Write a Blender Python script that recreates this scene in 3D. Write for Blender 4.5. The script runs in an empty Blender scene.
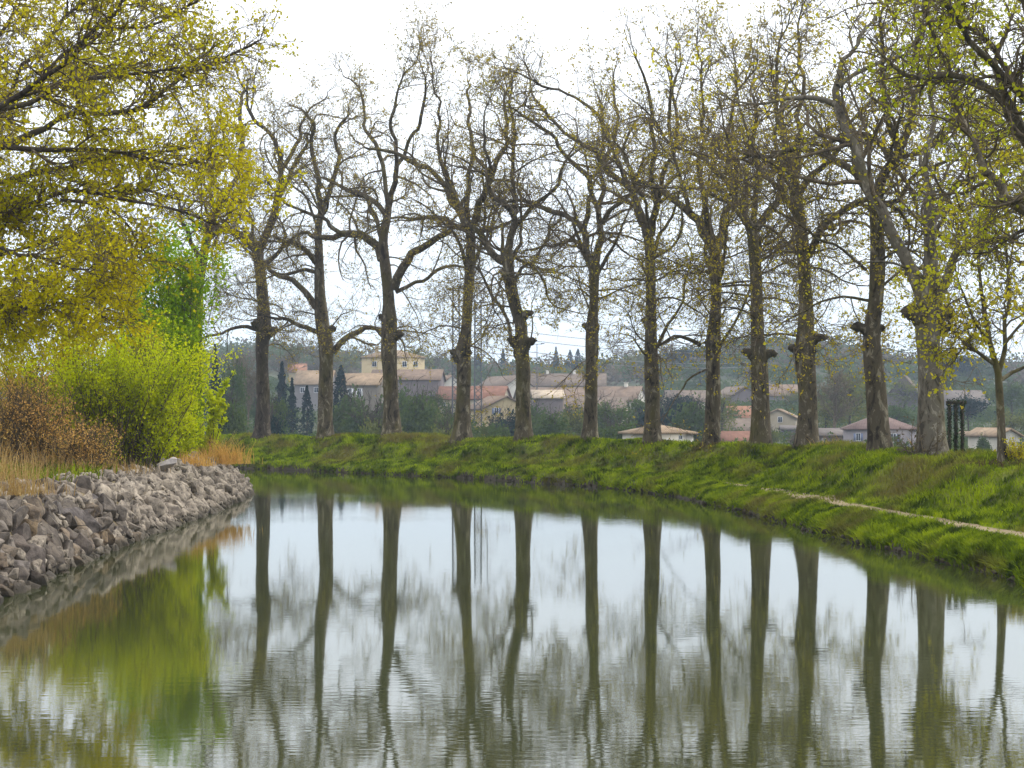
import bpy, math, random
import numpy as np
from mathutils import Vector, Matrix

random.seed(7)
RNG = np.random.default_rng(11)
SC = bpy.context.scene
COL = SC.collection
R = math.radians

# ------------------------------------------------------------------ camera
F, HX, HY, CAMH = 1600.0, 512.0, 418.0, 3.0
cam_d = bpy.data.cameras.new("camera")
cam = bpy.data.objects.new("camera", cam_d)
COL.objects.link(cam)
cam.location = (0, 0, CAMH)
cam.rotation_euler = (R(90), 0, 0)
cam_d.sensor_width = 36.0
cam_d.lens = 36.0 * F / 1024.0
cam_d.shift_y = (HY - 384.0) / 1024.0
cam_d.clip_start, cam_d.clip_end = 0.1, 6000
SC.camera = cam

# ------------------------------------------------------------------ sky and sun
SUN_EL, SUN_AZ = 46.0, 62.0            # azimuth measured from +Y (view direction) towards +X
world = bpy.data.worlds.new("World")
SC.world = world
world.use_nodes = True
wt = world.node_tree
wt.nodes.clear()
w_out = wt.nodes.new("ShaderNodeOutputWorld")
w_bg = wt.nodes.new("ShaderNodeBackground")
w_bg.inputs["Strength"].default_value = 0.1
sky = wt.nodes.new("ShaderNodeTexSky")
sky.sky_type = 'NISHITA'
sky.sun_disc = False
sky.sun_elevation = R(SUN_EL)
sky.sun_rotation = R(SUN_AZ)
sky.dust_density = 3.0
sky.air_density = 1.0
w_tc = wt.nodes.new("ShaderNodeTexCoord")
w_map = wt.nodes.new("ShaderNodeMapping")
w_map.inputs["Scale"].default_value = (1.0, 1.0, 3.0)
w_noise = wt.nodes.new("ShaderNodeTexNoise")
w_noise.inputs["Scale"].default_value = 2.2
w_noise.inputs["Detail"].default_value = 5.0
w_sep = wt.nodes.new("ShaderNodeSeparateXYZ")
w_el = wt.nodes.new("ShaderNodeMapRange")          # overcast: brighter cloud higher up
w_el.inputs["From Min"].default_value = 0.0
w_el.inputs["From Max"].default_value = 0.30
w_cl = wt.nodes.new("ShaderNodeMix"); w_cl.data_type = 'RGBA'
w_cl.inputs["A"].default_value = (8.8, 10.4, 11.7, 1)
w_cl.inputs["B"].default_value = (17.0, 17.3, 17.9, 1)
w_nr = wt.nodes.new("ShaderNodeMapRange")
w_nr.inputs["From Min"].default_value = 0.3
w_nr.inputs["From Max"].default_value = 0.7
w_nr.inputs["To Min"].default_value = 0.92
w_nr.inputs["To Max"].default_value = 1.06
w_mul = wt.nodes.new("ShaderNodeMix"); w_mul.data_type = 'RGBA'; w_mul.blend_type = 'MULTIPLY'
w_mul.inputs["Factor"].default_value = 1.0
w_mix = wt.nodes.new("ShaderNodeMix"); w_mix.data_type = 'RGBA'
w_mix.inputs["Factor"].default_value = 0.88
L = wt.links.new
L(w_tc.outputs["Generated"], w_map.inputs["Vector"]); L(w_map.outputs["Vector"], w_noise.inputs["Vector"])
L(w_tc.outputs["Generated"], w_sep.inputs[0]); L(w_sep.outputs["Z"], w_el.inputs["Value"])
L(w_el.outputs["Result"], w_cl.inputs["Factor"])
L(w_noise.outputs["Fac"], w_nr.inputs["Value"])
L(w_cl.outputs["Result"], w_mul.inputs["A"]); L(w_nr.outputs["Result"], w_mul.inputs["B"])
L(sky.outputs["Color"], w_mix.inputs["A"]); L(w_mul.outputs["Result"], w_mix.inputs["B"])
L(w_mix.outputs["Result"], w_bg.inputs["Color"]); L(w_bg.outputs["Background"], w_out.inputs["Surface"])

sun_d = bpy.data.lights.new("sun", 'SUN')
sun_d.energy = 2.6
sun_d.angle = R(12)
sun_d.color = (1.0, 0.95, 0.86)
sun = bpy.data.objects.new("sun", sun_d)
COL.objects.link(sun)
_sd = Vector((math.sin(R(SUN_AZ)) * math.cos(R(SUN_EL)), math.cos(R(SUN_AZ)) * math.cos(R(SUN_EL)), math.sin(R(SUN_EL))))
sun.rotation_euler = _sd.to_track_quat('Z', 'Y').to_euler()
sun.location = (0, 0, 60)

SC.view_settings.view_transform = 'Standard'
SC.view_settings.look = 'None'
SC.view_settings.exposure = 0.32
SC.view_settings.gamma = 1.0
SC.view_settings.use_curve_mapping = False
SC.render.engine = 'CYCLES'
cy = SC.cycles
cy.use_denoising = True
cy.max_bounces = 6
cy.diffuse_bounces = 2
cy.glossy_bounces = 2
cy.transmission_bounces = 3
cy.transparent_max_bounces = 4
cy.volume_bounces = 0
cy.caustics_reflective = False
cy.caustics_refractive = False
cy.sample_clamp_indirect = 6.0

# ------------------------------------------------------------------ helpers
def at(px, py, D):
    return np.array([(px - HX) * D / F, D, CAMH - (py - HY) * D / F])

def tag(o, label=None, cat=None, group=None, kind=None):
    if label: o["label"] = label
    if cat: o["category"] = cat
    if group: o["group"] = group
    if kind: o["kind"] = kind
    return o

def empty(name, loc=(0, 0, 0), rz=0.0):
    o = bpy.data.objects.new(name, None)
    o.empty_display_size = 0.3
    o.location = loc
    o.rotation_euler = (0, 0, rz)
    COL.objects.link(o)
    return o

class MB:
    """collects vertices, quads and triangles, then becomes one mesh object"""
    def __init__(self):
        self.v, self.q, self.t, self.n = [], [], [], 0
    def add(self, v, q=None, t=None):
        v = np.asarray(v, dtype=np.float64).reshape(-1, 3)
        if q is not None and len(q): self.q.append(np.asarray(q, dtype=np.int64).reshape(-1, 4) + self.n)
        if t is not None and len(t): self.t.append(np.asarray(t, dtype=np.int64).reshape(-1, 3) + self.n)
        self.v.append(v); self.n += len(v)
        return self
    def box(self, x0, x1, y0, y1, z0, z1):
        v = [(x0,y0,z0),(x1,y0,z0),(x1,y1,z0),(x0,y1,z0),(x0,y0,z1),(x1,y0,z1),(x1,y1,z1),(x0,y1,z1)]
        q = [(0,3,2,1),(4,5,6,7),(0,1,5,4),(1,2,6,5),(2,3,7,6),(3,0,4,7)]
        return self.add(v, q)
    def mesh(self, name, smooth=False):
        V = np.concatenate(self.v) if self.v else np.zeros((0, 3))
        Q = np.concatenate(self.q) if self.q else np.zeros((0, 4), dtype=np.int64)
        T = np.concatenate(self.t) if self.t else np.zeros((0, 3), dtype=np.int64)
        me = bpy.data.meshes.new(name)
        me.vertices.add(len(V)); me.vertices.foreach_set("co", V.astype(np.float32).ravel())
        nl = len(Q) * 4 + len(T) * 3
        me.loops.add(nl)
        me.loops.foreach_set("vertex_index", np.concatenate([Q.ravel(), T.ravel()]).astype(np.int32))
        me.polygons.add(len(Q) + len(T))
        st = np.concatenate([np.arange(len(Q)) * 4, len(Q) * 4 + np.arange(len(T)) * 3]).astype(np.int32)
        me.polygons.foreach_set("loop_start", st)
        if smooth:
            me.polygons.foreach_set("use_smooth", np.ones(len(Q) + len(T), dtype=bool))
        me.update(calc_edges=True)
        me.validate()
        return me
    def build(self, name, mat, parent=None, smooth=False):
        me = self.mesh(name, smooth)
        me.materials.append(mat)
        o = bpy.data.objects.new(name, me)
        COL.objects.link(o)
        if parent is not None: o.parent = parent
        return o

def hsh(ix, iy, seed=0):
    n = (ix.astype(np.int64) * 374761393 + iy.astype(np.int64) * 668265263 + seed * 982451653) & 0x7fffffff
    n = ((n ^ (n >> 13)) * 1274126177) & 0x7fffffff
    n = n ^ (n >> 16)
    return (n & 0xffff) / 65535.0

def vnoise(x, y, seed=0):
    x = np.asarray(x, dtype=float); y = np.asarray(y, dtype=float)
    ix, iy = np.floor(x), np.floor(y)
    fx, fy = x - ix, y - iy
    fx = fx * fx * (3 - 2 * fx); fy = fy * fy * (3 - 2 * fy)
    a, b = hsh(ix, iy, seed), hsh(ix + 1, iy, seed)
    c, d = hsh(ix, iy + 1, seed), hsh(ix + 1, iy + 1, seed)
    return (a * (1 - fx) + b * fx) * (1 - fy) + (c * (1 - fx) + d * fx) * fy - 0.5

def unit(v):
    return v / np.maximum(np.linalg.norm(v, axis=-1, keepdims=True), 1e-9)

def tubes(P, Rr, sides):
    """P (N,k,3), Rr (N,k) -> vertices and quads of N tapered tubes"""
    N, k, _ = P.shape
    t = unit(np.gradient(P, axis=1))
    mean = unit(P[:, -1] - P[:, 0])
    ref = np.where(np.abs(mean[:, 2:3]) < 0.8, np.array([[0, 0, 1.0]]), np.array([[1.0, 0, 0]]))
    ref = np.broadcast_to(ref[:, None, :], P.shape)
    n = unit(np.cross(t, ref)); b = np.cross(t, n)
    a = np.arange(sides) / sides * 2 * math.pi
    V = P[:, :, None, :] + Rr[:, :, None, None] * (np.cos(a)[None, None, :, None] * n[:, :, None, :] + np.sin(a)[None, None, :, None] * b[:, :, None, :])
    idx = np.arange(N * k * sides).reshape(N, k, sides)
    i0 = idx[:, :-1]; i1 = idx[:, 1:]
    Q = np.stack([i0, np.roll(i0, -1, 2), np.roll(i1, -1, 2), i1], -1).reshape(-1, 4)
    return V.reshape(-1, 3), Q

def leaf_quads(C, size, rng, flat=0.0, fold=0.25, aspect=0.75):
    """one small kite-shaped leaf per centre"""
    N = len(C)
    d = unit(rng.normal(size=(N, 3)))
    d[:, 2] -= 0.3 * (1 - flat)
    d = unit(d)
    s = unit(np.cross(d, rng.normal(size=(N, 3))))
    n = np.cross(d, s)
    sz = (size * rng.uniform(0.4, 1.5, N))[:, None]
    v = np.stack([C - d * sz * .5, C - s * sz * .5 * aspect + n * sz * fold * .3 + d * sz * .08, C + d * sz * .55,
                  C + s * sz * .5 * aspect + n * sz * fold * .3 + d * sz * .08], 1)
    return v.reshape(-1, 3), np.arange(N * 4).reshape(N, 4)

# ------------------------------------------------------------------ materials
class NT:
    def __init__(self, name):
        self.m = bpy.data.materials.new(name)
        self.m.use_nodes = True
        self.t = self.m.node_tree
        self.t.nodes.clear()
        self.out = self.t.nodes.new("ShaderNodeOutputMaterial")
    def n(self, kind, **kw):
        nd = self.t.nodes.new(kind)
        for k, v in kw.items():
            if k in nd.inputs: nd.inputs[k].default_value = v
            else: setattr(nd, k, v)
        return nd
    def l(self, a, b): self.t.links.new(a, b)
    def coord(self, scale=(1, 1, 1), kind="Object"):
        tc = self.n("ShaderNodeTexCoord"); mp = self.n("ShaderNodeMapping")
        mp.inputs["Scale"].default_value = scale
        self.l(tc.outputs[kind], mp.inputs["Vector"])
        return mp.outputs["Vector"]
    def world(self, scale=(1, 1, 1)):
        g = self.n("ShaderNodeNewGeometry"); mp = self.n("ShaderNodeMapping")
        mp.inputs["Scale"].default_value = scale
        self.l(g.outputs["Position"], mp.inputs["Vector"])
        return mp.outputs["Vector"]
    def noise(self, vec, scale, detail=3.0, rough=0.55, dist=0.0):
        nd = self.n("ShaderNodeTexNoise")
        nd.inputs["Scale"].default_value = scale; nd.inputs["Detail"].default_value = detail
        nd.inputs["Roughness"].default_value = rough; nd.inputs["Distortion"].default_value = dist
        self.l(vec, nd.inputs["Vector"])
        return nd.outputs["Fac"]
    def ramp(self, fac, stops, interp='LINEAR'):
        r = self.n("ShaderNodeValToRGB")
        r.color_ramp.interpolation = interp
        e = r.color_ramp.elements
        while len(e) < len(stops): e.new(0.5)
        for i, (p, c) in enumerate(stops):
            e[i].position = p; e[i].color = (c[0], c[1], c[2], 1)
        self.l(fac, r.inputs["Fac"])
        return r.outputs["Color"]
    def mix(self, fac, a, b, blend='MIX'):
        m = self.n("ShaderNodeMix"); m.data_type = 'RGBA'; m.blend_type = blend
        for s, v in (("Factor", fac), ("A", a), ("B", b)):
            if isinstance(v, (int, float)): m.inputs[s].default_value = v
            elif isinstance(v, tuple): m.inputs[s].default_value = (v[0], v[1], v[2], 1)
            else: self.l(v, m.inputs[s])
        return m.outputs["Result"]
    def bump(self, h, strength, dist):
        b = self.n("ShaderNodeBump")
        b.inputs["Strength"].default_value = strength; b.inputs["Distance"].default_value = dist
        self.l(h, b.inputs["Height"])
        return b.outputs["Normal"]
    def principled(self, col, rough=0.8, normal=None, spec=0.3, metal=0.0, ior=None):
        p = self.n("ShaderNodeBsdfPrincipled")
        if isinstance(col, tuple): p.inputs["Base Color"].default_value = (col[0], col[1], col[2], 1)
        else: self.l(col, p.inputs["Base Color"])
        if isinstance(rough, (int, float)): p.inputs["Roughness"].default_value = rough
        else: self.l(rough, p.inputs["Roughness"])
        p.inputs["Specular IOR Level"].default_value = spec
        p.inputs["Metallic"].default_value = metal
        if ior: p.inputs["IOR"].default_value = ior
        if normal is not None: self.l(normal, p.inputs["Normal"])
        return p.outputs["BSDF"]
    def done(self, sh, vol=None):
        self.l(sh, self.out.inputs["Surface"])
        return self.m

def leaf_mat(name, c1, c2, c3, trans=0.45, scale=3.0, tint=1.25):
    """leaves: three leaf colours mixed clump by clump and leaf by leaf; some light passes through"""
    n = NT(name)
    w = n.world()
    big = n.noise(w, scale * 0.18, 2.0)
    fine = n.noise(w, scale * 6.0, 1.0)
    col = n.mix(n.ramp(big, [(0.35, (0, 0, 0)), (0.65, (1, 1, 1))]), c1, c2)
    col = n.mix(n.ramp(fine, [(0.48, (0, 0, 0)), (0.62, (1, 1, 1))]), col, c3)
    d = n.n("ShaderNodeBsdfDiffuse"); n.l(col, d.inputs["Color"])
    tr = n.n("ShaderNodeBsdfTranslucent")
    n.l(n.mix(1.0, col, (tint, tint, tint * 0.6), 'MULTIPLY'), tr.inputs["Color"])
    mx = n.n("ShaderNodeMixShader"); mx.inputs[0].default_value = trans
    n.l(d.outputs[0], mx.inputs[1]); n.l(tr.outputs[0], mx.inputs[2])
    return n.done(mx.outputs[0])

def bark_mat(name, dark, mid, pale, moss, moss_amt=0.5):
    n = NT(name)
    w = n.world((1, 1, 0.45))
    big = n.noise(w, 1.1, 3.0)
    flake = n.noise(w, 3.6, 4.0, 0.68, 0.8)
    col = n.ramp(flake, [(0.38, dark), (0.47, mid), (0.56, mid), (0.64, pale)])
    col = n.mix(n.ramp(big, [(0.56 - 0.1 * moss_amt, (0, 0, 0)), (0.70, (moss_amt, moss_amt, moss_amt))]), col, moss)
    nm = n.bump(flake, 0.7, 0.05)
    return n.done(n.principled(col, 0.9, nm, 0.15))

M = {}
M["bark"] = bark_mat("plane_bark", (0.022, 0.017, 0.011), (0.075, 0.061, 0.040), (0.20, 0.175, 0.125), (0.085, 0.075, 0.014), 0.6)
M["bark_pale"] = bark_mat("plane_bark_pale", (0.045, 0.037, 0.026), (0.12, 0.105, 0.08), (0.26, 0.235, 0.19), (0.12, 0.105, 0.03), 0.4)
M["bark_dark"] = bark_mat("dark_bark", (0.018, 0.014, 0.011), (0.05, 0.04, 0.031), (0.11, 0.095, 0.07), (0.06, 0.055, 0.015), 0.3)
M["knob"] = bark_mat("burl_bark", (0.018, 0.014, 0.009), (0.055, 0.045, 0.03), (0.15, 0.13, 0.095), (0.07, 0.062, 0.016), 0.4)
M["twig"] = bark_mat("twig_bark", (0.05, 0.038, 0.024), (0.11, 0.085, 0.052), (0.19, 0.15, 0.10), (0.11, 0.09, 0.028), 0.3)
M["leaf_sparse"] = leaf_mat("young_plane_leaves", (0.30, 0.27, 0.04), (0.35, 0.26, 0.05), (0.22, 0.16, 0.04))
M["leaf_olive"] = leaf_mat("olive_plane_leaves", (0.34, 0.32, 0.025), (0.40, 0.31, 0.03), (0.24, 0.18, 0.03))
M["leaf_yellow"] = leaf_mat("yellow_plane_leaves", (0.42, 0.42, 0.02), (0.50, 0.43, 0.02), (0.32, 0.26, 0.025))
M["leaf_left"] = leaf_mat("left_plane_leaves", (0.43, 0.43, 0.008), (0.53, 0.45, 0.008), (0.32, 0.26, 0.010), scale=3.5)
M["leaf_fresh"] = leaf_mat("fresh_plane_leaves", (0.36, 0.43, 0.012), (0.46, 0.45, 0.015), (0.27, 0.24, 0.02))
M["leaf_lime"] = leaf_mat("lime_shrub_leaves", (0.47, 0.55, 0.008), (0.58, 0.60, 0.010), (0.30, 0.37, 0.008))
M["leaf_green"] = leaf_mat("poplar_leaves", (0.20, 0.33, 0.008), (0.33, 0.42, 0.010), (0.08, 0.18, 0.008))
M["leaf_bg_green"] = leaf_mat("valley_leaves", (0.055, 0.085, 0.028), (0.08, 0.105, 0.032), (0.03, 0.055, 0.022), scale=1.2)
M["leaf_bg_pale"] = leaf_mat("pale_valley_leaves", (0.12, 0.14, 0.04), (0.15, 0.155, 0.055), (0.08, 0.09, 0.035), scale=1.2)
M["leaf_bg_dark"] = leaf_mat("conifer_needles", (0.010, 0.026, 0.026), (0.014, 0.034, 0.03), (0.006, 0.016, 0.018), trans=0.15, scale=1.2)
M["leaf_bg_bare"] = leaf_mat("bare_twig_haze", (0.12, 0.095, 0.07), (0.145, 0.12, 0.08), (0.085, 0.065, 0.055), trans=0.2, scale=1.2)
M["dry"] = leaf_mat("dry_reed_stems", (0.34, 0.22, 0.09), (0.27, 0.16, 0.07), (0.42, 0.31, 0.15), trans=0.3)
M["dry_red"] = leaf_mat("dry_reddish_stems", (0.60, 0.34, 0.11), (0.66, 0.45, 0.14), (0.46, 0.26, 0.08), trans=0.3)
M["litter"] = leaf_mat("brown_litter", (0.10, 0.075, 0.035), (0.14, 0.10, 0.045), (0.06, 0.045, 0.022), trans=0.2)
M["yellow_bloom"] = leaf_mat("yellow_blossom", (0.45, 0.36, 0.02), (0.5, 0.42, 0.03), (0.25, 0.28, 0.03))
M["ivy"] = leaf_mat("ivy_leaves", (0.02, 0.04, 0.012), (0.03, 0.055, 0.015), (0.012, 0.022, 0.01), trans=0.15)

def grass_mat(name, soil=False):
    n = NT(name)
    w = n.world((1, 1, 1))
    big = n.noise(n.world((1, 1, 2.2)), 0.30, 4.0, 0.62)
    med = n.noise(w, 1.3, 4.0, 0.65)
    fine = n.noise(w, 14.0, 2.0)
    c = n.ramp(med, [(0.38, (0.028, 0.048, 0.004)), (0.48, (0.115, 0.17, 0.006)), (0.62, (0.29, 0.37, 0.009))])
    straw = n.ramp(fine, [(0.3, (0.14, 0.105, 0.03)), (0.7, (0.27, 0.215, 0.08))])
    g = n.n("ShaderNodeNewGeometry"); sp = n.n("ShaderNodeSeparateXYZ"); n.l(g.outputs["Position"], sp.inputs[0])
    hi = n.n("ShaderNodeMapRange"); hi.inputs["From Min"].default_value = 0.75; hi.inputs["From Max"].default_value = 1.5
    hi.inputs["To Min"].default_value = 0.0; hi.inputs["To Max"].default_value = 0.03; n.l(sp.outputs["Z"], hi.inputs["Value"])
    ad = n.n("ShaderNodeMath", operation='ADD'); n.l(big, ad.inputs[0]); n.l(hi.outputs["Result"], ad.inputs[1])
    c = n.mix(n.ramp(ad.outputs[0], [(0.50, (0, 0, 0)), (0.66, (0.7, 0.7, 0.7))]), c, straw)
    c = n.mix(n.ramp(fine, [(0.52, (0, 0, 0)), (0.70, (0.5, 0.5, 0.5))]), c, (0.06, 0.08, 0.012))
    if soil:
        c = n.mix(0.55, c, (0.06, 0.055, 0.02))
        return n.done(n.principled(c, 0.95, n.bump(fine, 0.5, 0.05), 0.1))
    d = n.n("ShaderNodeBsdfDiffuse"); n.l(c, d.inputs["Color"])
    tr = n.n("ShaderNodeBsdfTranslucent"); n.l(c, tr.inputs["Color"])
    mx = n.n("ShaderNodeMixShader"); mx.inputs[0].default_value = 0.35
    n.l(d.outputs[0], mx.inputs[1]); n.l(tr.outputs[0], mx.inputs[2])
    return n.done(mx.outputs[0])
M["grass"] = grass_mat("grass_blades")
M["turf"] = grass_mat("turf_soil", True)

def simple(name, c1, c2, scale=3.0, rough=0.85, bump=0.2, dist=0.03, spec=0.2):
    n = NT(name)
    w = n.coord()
    f = n.noise(w, scale, 5.0, 0.6)
    c = n.ramp(f, [(0.3, c1), (0.7, c2)])
    return n.done(n.principled(c, rough, n.bump(f, bump, dist) if bump else None, spec))
M["path"] = simple("trodden_path", (0.17, 0.13, 0.075), (0.27, 0.215, 0.13), 4.0, 0.95)
M["mud"] = simple("wet_mud", (0.016, 0.012, 0.008), (0.06, 0.045, 0.026), 6.0, 0.7)
M["land"] = simple("valley_ground", (0.03, 0.04, 0.018), (0.06, 0.065, 0.03), 0.05, 0.95, 0)
M["leftsoil"] = simple("dry_bank_soil", (0.09, 0.075, 0.035), (0.17, 0.13, 0.07), 2.0, 0.95, 0.6, 0.06)
M["metal"] = simple("galvanised_metal", (0.07, 0.075, 0.085), (0.11, 0.115, 0.125), 2.0, 0.5, 0)
M["wire"] = simple("wire_metal", (0.10, 0.10, 0.11), (0.14, 0.14, 0.15), 2.0, 0.5, 0)

# water: murky green below a rippled mirror surface
n = NT("canal_water")
w = n.world((1, 1, 1))
w2 = n.world((0.45, 1.7, 1))
w3 = n.world((0.02, 0.10, 1))
r1 = n.noise(w2, 5.0, 2.0, 0.5)
r2 = n.noise(w, 1.3, 2.0, 0.5)
calm = n.ramp(n.noise(w3, 1.0, 2.0), [(0.40, (0.25, 0.25, 0.25)), (0.62, (1, 1, 1))])
hgt = n.n("ShaderNodeMath", operation='MULTIPLY_ADD')
n.l(r2, hgt.inputs[0]); hgt.inputs[1].default_value = 0.9; n.l(r1, hgt.inputs[2])
hm = n.n("ShaderNodeMath", operation='MULTIPLY'); n.l(hgt.outputs[0], hm.inputs[0]); n.l(calm, hm.inputs[1])
nm = n.bump(hm.outputs[0], 1.0, 0.0011)
M["water"] = n.done(n.principled((0.030, 0.036, 0.012), 0.036, nm, 0.5, 0.0, 3.8))

# rock: grey, mauve and ochre blocks, each its own tone
n = NT("bank_rock")
w = n.world()
oi = n.n("ShaderNodeObjectInfo")
f = n.noise(w, 2.6, 6.0, 0.65)
f2 = n.noise(w, 9.0, 4.0, 0.6)
tone = n.ramp(oi.outputs["Random"], [(0.0, (0.085, 0.071, 0.058)), (0.3, (0.135, 0.118, 0.102)), (0.55, (0.175, 0.13, 0.08)), (0.8, (0.105, 0.095, 0.096)), (1.0, (0.25, 0.22, 0.18))])
c = n.mix(n.ramp(f, [(0.35, (0, 0, 0)), (0.68, (1, 1, 1))]), n.mix(1.0, tone, (0.35, 0.32, 0.31), 'MULTIPLY'), n.mix(1.0, tone, (1.5, 1.45, 1.4), 'MULTIPLY'))
c = n.mix(n.ramp(f2, [(0.36, (0.75, 0.75, 0.75)), (0.5, (0, 0, 0))]), c, (0.045, 0.037, 0.032))
g_ = n.n("ShaderNodeNewGeometry"); s_ = n.n("ShaderNodeSeparateXYZ"); n.l(g_.outputs["Position"], s_.inputs[0])
wl = n.n("ShaderNodeMath", operation='MULTIPLY_ADD'); n.l(f, wl.inputs[0]); wl.inputs[1].default_value = -0.22; n.l(s_.outputs["Z"], wl.inputs[2])
c = n.mix(n.ramp(wl.outputs[0], [(0.0, (0.75, 0.75, 0.75)), (0.10, (0.0, 0.0, 0.0))]), c, (0.032, 0.027, 0.018))   # algae line at the water
M["rock"] = n.done(n.principled(c, 0.85, n.bump(f2, 0.6, 0.05), 0.25))
M["pale_stone"] = simple("pale_stone", (0.34, 0.30, 0.29), (0.48, 0.44, 0.42), 5.0, 0.9, 0.4)

def wall_mat(c):
    key = "wall_%d_%d_%d" % tuple(int(x * 100) for x in c)
    if key not in M:
        n = NT("rendered_wall"); f = n.noise(n.coord(), 0.8, 4.0, 0.6)
        M[key] = n.done(n.principled(n.ramp(f, [(0.3, tuple(x * 0.82 for x in c)), (0.7, c)]), 0.9, None, 0.1))
    return M[key]

def roof_mat(c):
    key = "roof_%d_%d_%d" % tuple(int(x * 100) for x in c)
    if key not in M:
        n = NT("clay_roof_tiles"); co = n.coord()
        f = n.noise(co, 1.1, 5.0, 0.7)
        wv = n.n("ShaderNodeTexWave", bands_direction='X'); wv.inputs["Scale"].default_value = 1.6; n.l(co, wv.inputs["Vector"])
        col = n.ramp(f, [(0.3, tuple(x * 0.6 for x in c)), (0.7, tuple(x * 1.2 for x in c))])
        col = n.mix(n.ramp(wv.outputs["Fac"], [(0.1, (0.35, 0.35, 0.35)), (0.5, (0, 0, 0))]), col, tuple(x * 0.45 for x in c))
        M[key] = n.done(n.principled(col, 0.9, n.bump(wv.outputs["Fac"], 0.5, 0.05), 0.1))
    return M[key]
M["glass"] = simple("window_glass", (0.03, 0.04, 0.055), (0.05, 0.06, 0.075), 2.0, 0.2, 0)
M["shutter_white"] = simple("white_shutter_paint", (0.62, 0.62, 0.64), (0.74, 0.74, 0.76), 3.0, 0.7, 0)
M["shutter_blue"] = simple("blue_shutter_paint", (0.13, 0.16, 0.26), (0.18, 0.21, 0.32), 3.0, 0.7, 0)

# ------------------------------------------------------------------ canal curves
def catmull(pts, step=0.4):
    P = np.array(pts, dtype=float)
    P = np.vstack([2 * P[0] - P[1], P, 2 * P[-1] - P[-2]])
    out = []
    for i in range(1, len(P) - 2):
        m = max(2, int(np.linalg.norm(P[i + 1] - P[i]) / step))
        t = np.linspace(0, 1, m, endpoint=False)[:, None]
        p0, p1, p2, p3 = P[i - 1], P[i], P[i + 1], P[i + 2]
        out.append(0.5 * ((2 * p1) + (-p0 + p2) * t + (2 * p0 - 5 * p1 + 4 * p2 - p3) * t ** 2 + (-p0 + 3 * p1 - 3 * p2 + p3) * t ** 3))
    out.append(P[-2][None])
    return np.vstack(out)

RIGHT = catmull([(9.6, -25), (9.5, 0), (9.3, 15), (9.1, 28.6), (8.7, 34), (8.1, 40), (7.6, 47), (7.0, 55.5), (6.1, 61.5), (4.5, 67), (1.2, 73.8),
                 (-2.7, 80), (-7.1, 85.7), (-12, 91), (-16.5, 95.5), (-22, 100), (-31, 105), (-45, 109), (-75, 112)])
LEFT = catmull([(-8.0, -25), (-8.0, 0), (-8.2, 15), (-8.5, 26.4), (-8.8, 31), (-9.2, 38), (-9.4, 45), (-9.65, 53), (-10.1, 60), (-10.6, 64.5),
                (-11.6, 67.5), (-13.6, 70), (-17, 72), (-24, 75), (-40, 79), (-75, 82)], 0.35)

def normals(Cv, side):
    t = unit(np.gradient(Cv, axis=0))
    for _ in range(12):                                    # smooth
        t[1:-1] = (t[:-2] + t[1:-1] * 2 + t[2:]) / 4
    t = unit(t)
    return np.stack([t[:, 1], -t[:, 0]], 1) * side
RN = normals(RIGHT, 1)
LN = normals(LEFT, -1)
def arclen(Cv):
    return np.concatenate([[0], np.cumsum(np.linalg.norm(np.diff(Cv, axis=0), axis=1))])
RS, LS = arclen(RIGHT), arclen(LEFT)

R_O = [-0.8, -0.15, 0.0, 0.05, 0.12, 0.3, 0.8, 1.15, 1.7, 2.1, 2.8, 3.8, 4.6, 5.2, 6.0, 8.0, 11.0, 16.0, 24.0]
R_Z = [-0.9, -0.35, -0.06, 0.07, 0.17, 0.33, 0.50, 0.57, 0.58, 0.66, 0.98, 1.46, 1.76, 1.84, 1.80, 1.5, 0.6, -1.0, -1.8]
def bank_z(s, o):
    z = np.interp(o, R_O, R_Z)
    wgt = np.clip((o - 1.9) / 1.2, 0, 1) * np.interp(o, [0, 3.6, 4.8, 7, 9, 10], [1, 1, 0.28, 0.28, 0.1, 0])
    z = z + wgt * (0.85 * vnoise(s * 0.28, o * 0.35, 1) + 0.70 * vnoise(s * 0.7, o * 0.8, 2))
    wv = np.clip(o / 0.3, 0, 1) * np.clip((1.3 - o) / 0.2, 0, 1)
    z = z + wv * (0.12 * vnoise(s * 0.7, o * 2, 3)) + 0.05 * np.clip(o / 0.2, 0, 1) * vnoise(s * 2.5, o * 2.5, 4)
    return z
def bank_xy(i, o, Cv=RIGHT, Nv=RN):
    return Cv[i] + Nv[i] * np.asarray(o)[..., None]
def edge_jit(s):
    return 0.40 * vnoise(s * 0.33, s * 0, 7) + 0.26 * vnoise(s * 1.3, s * 0, 8)

def offset_hit(px, o):
    """point on the curve offset o from the right waterline that lies in direction px"""
    C = RIGHT + RN * o
    a = C[:, 0] / np.maximum(C[:, 1], 0.1) - (px - HX) / F
    best = None
    for i in range(len(a) - 1):
        if C[i, 1] > 12 and a[i] * a[i + 1] <= 0:
            best = i
            break
    if best is None: best = int(np.argmin(np.where(C[:, 1] > 12, np.abs(a), 9)))
    return C[best], RS[best], best

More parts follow.
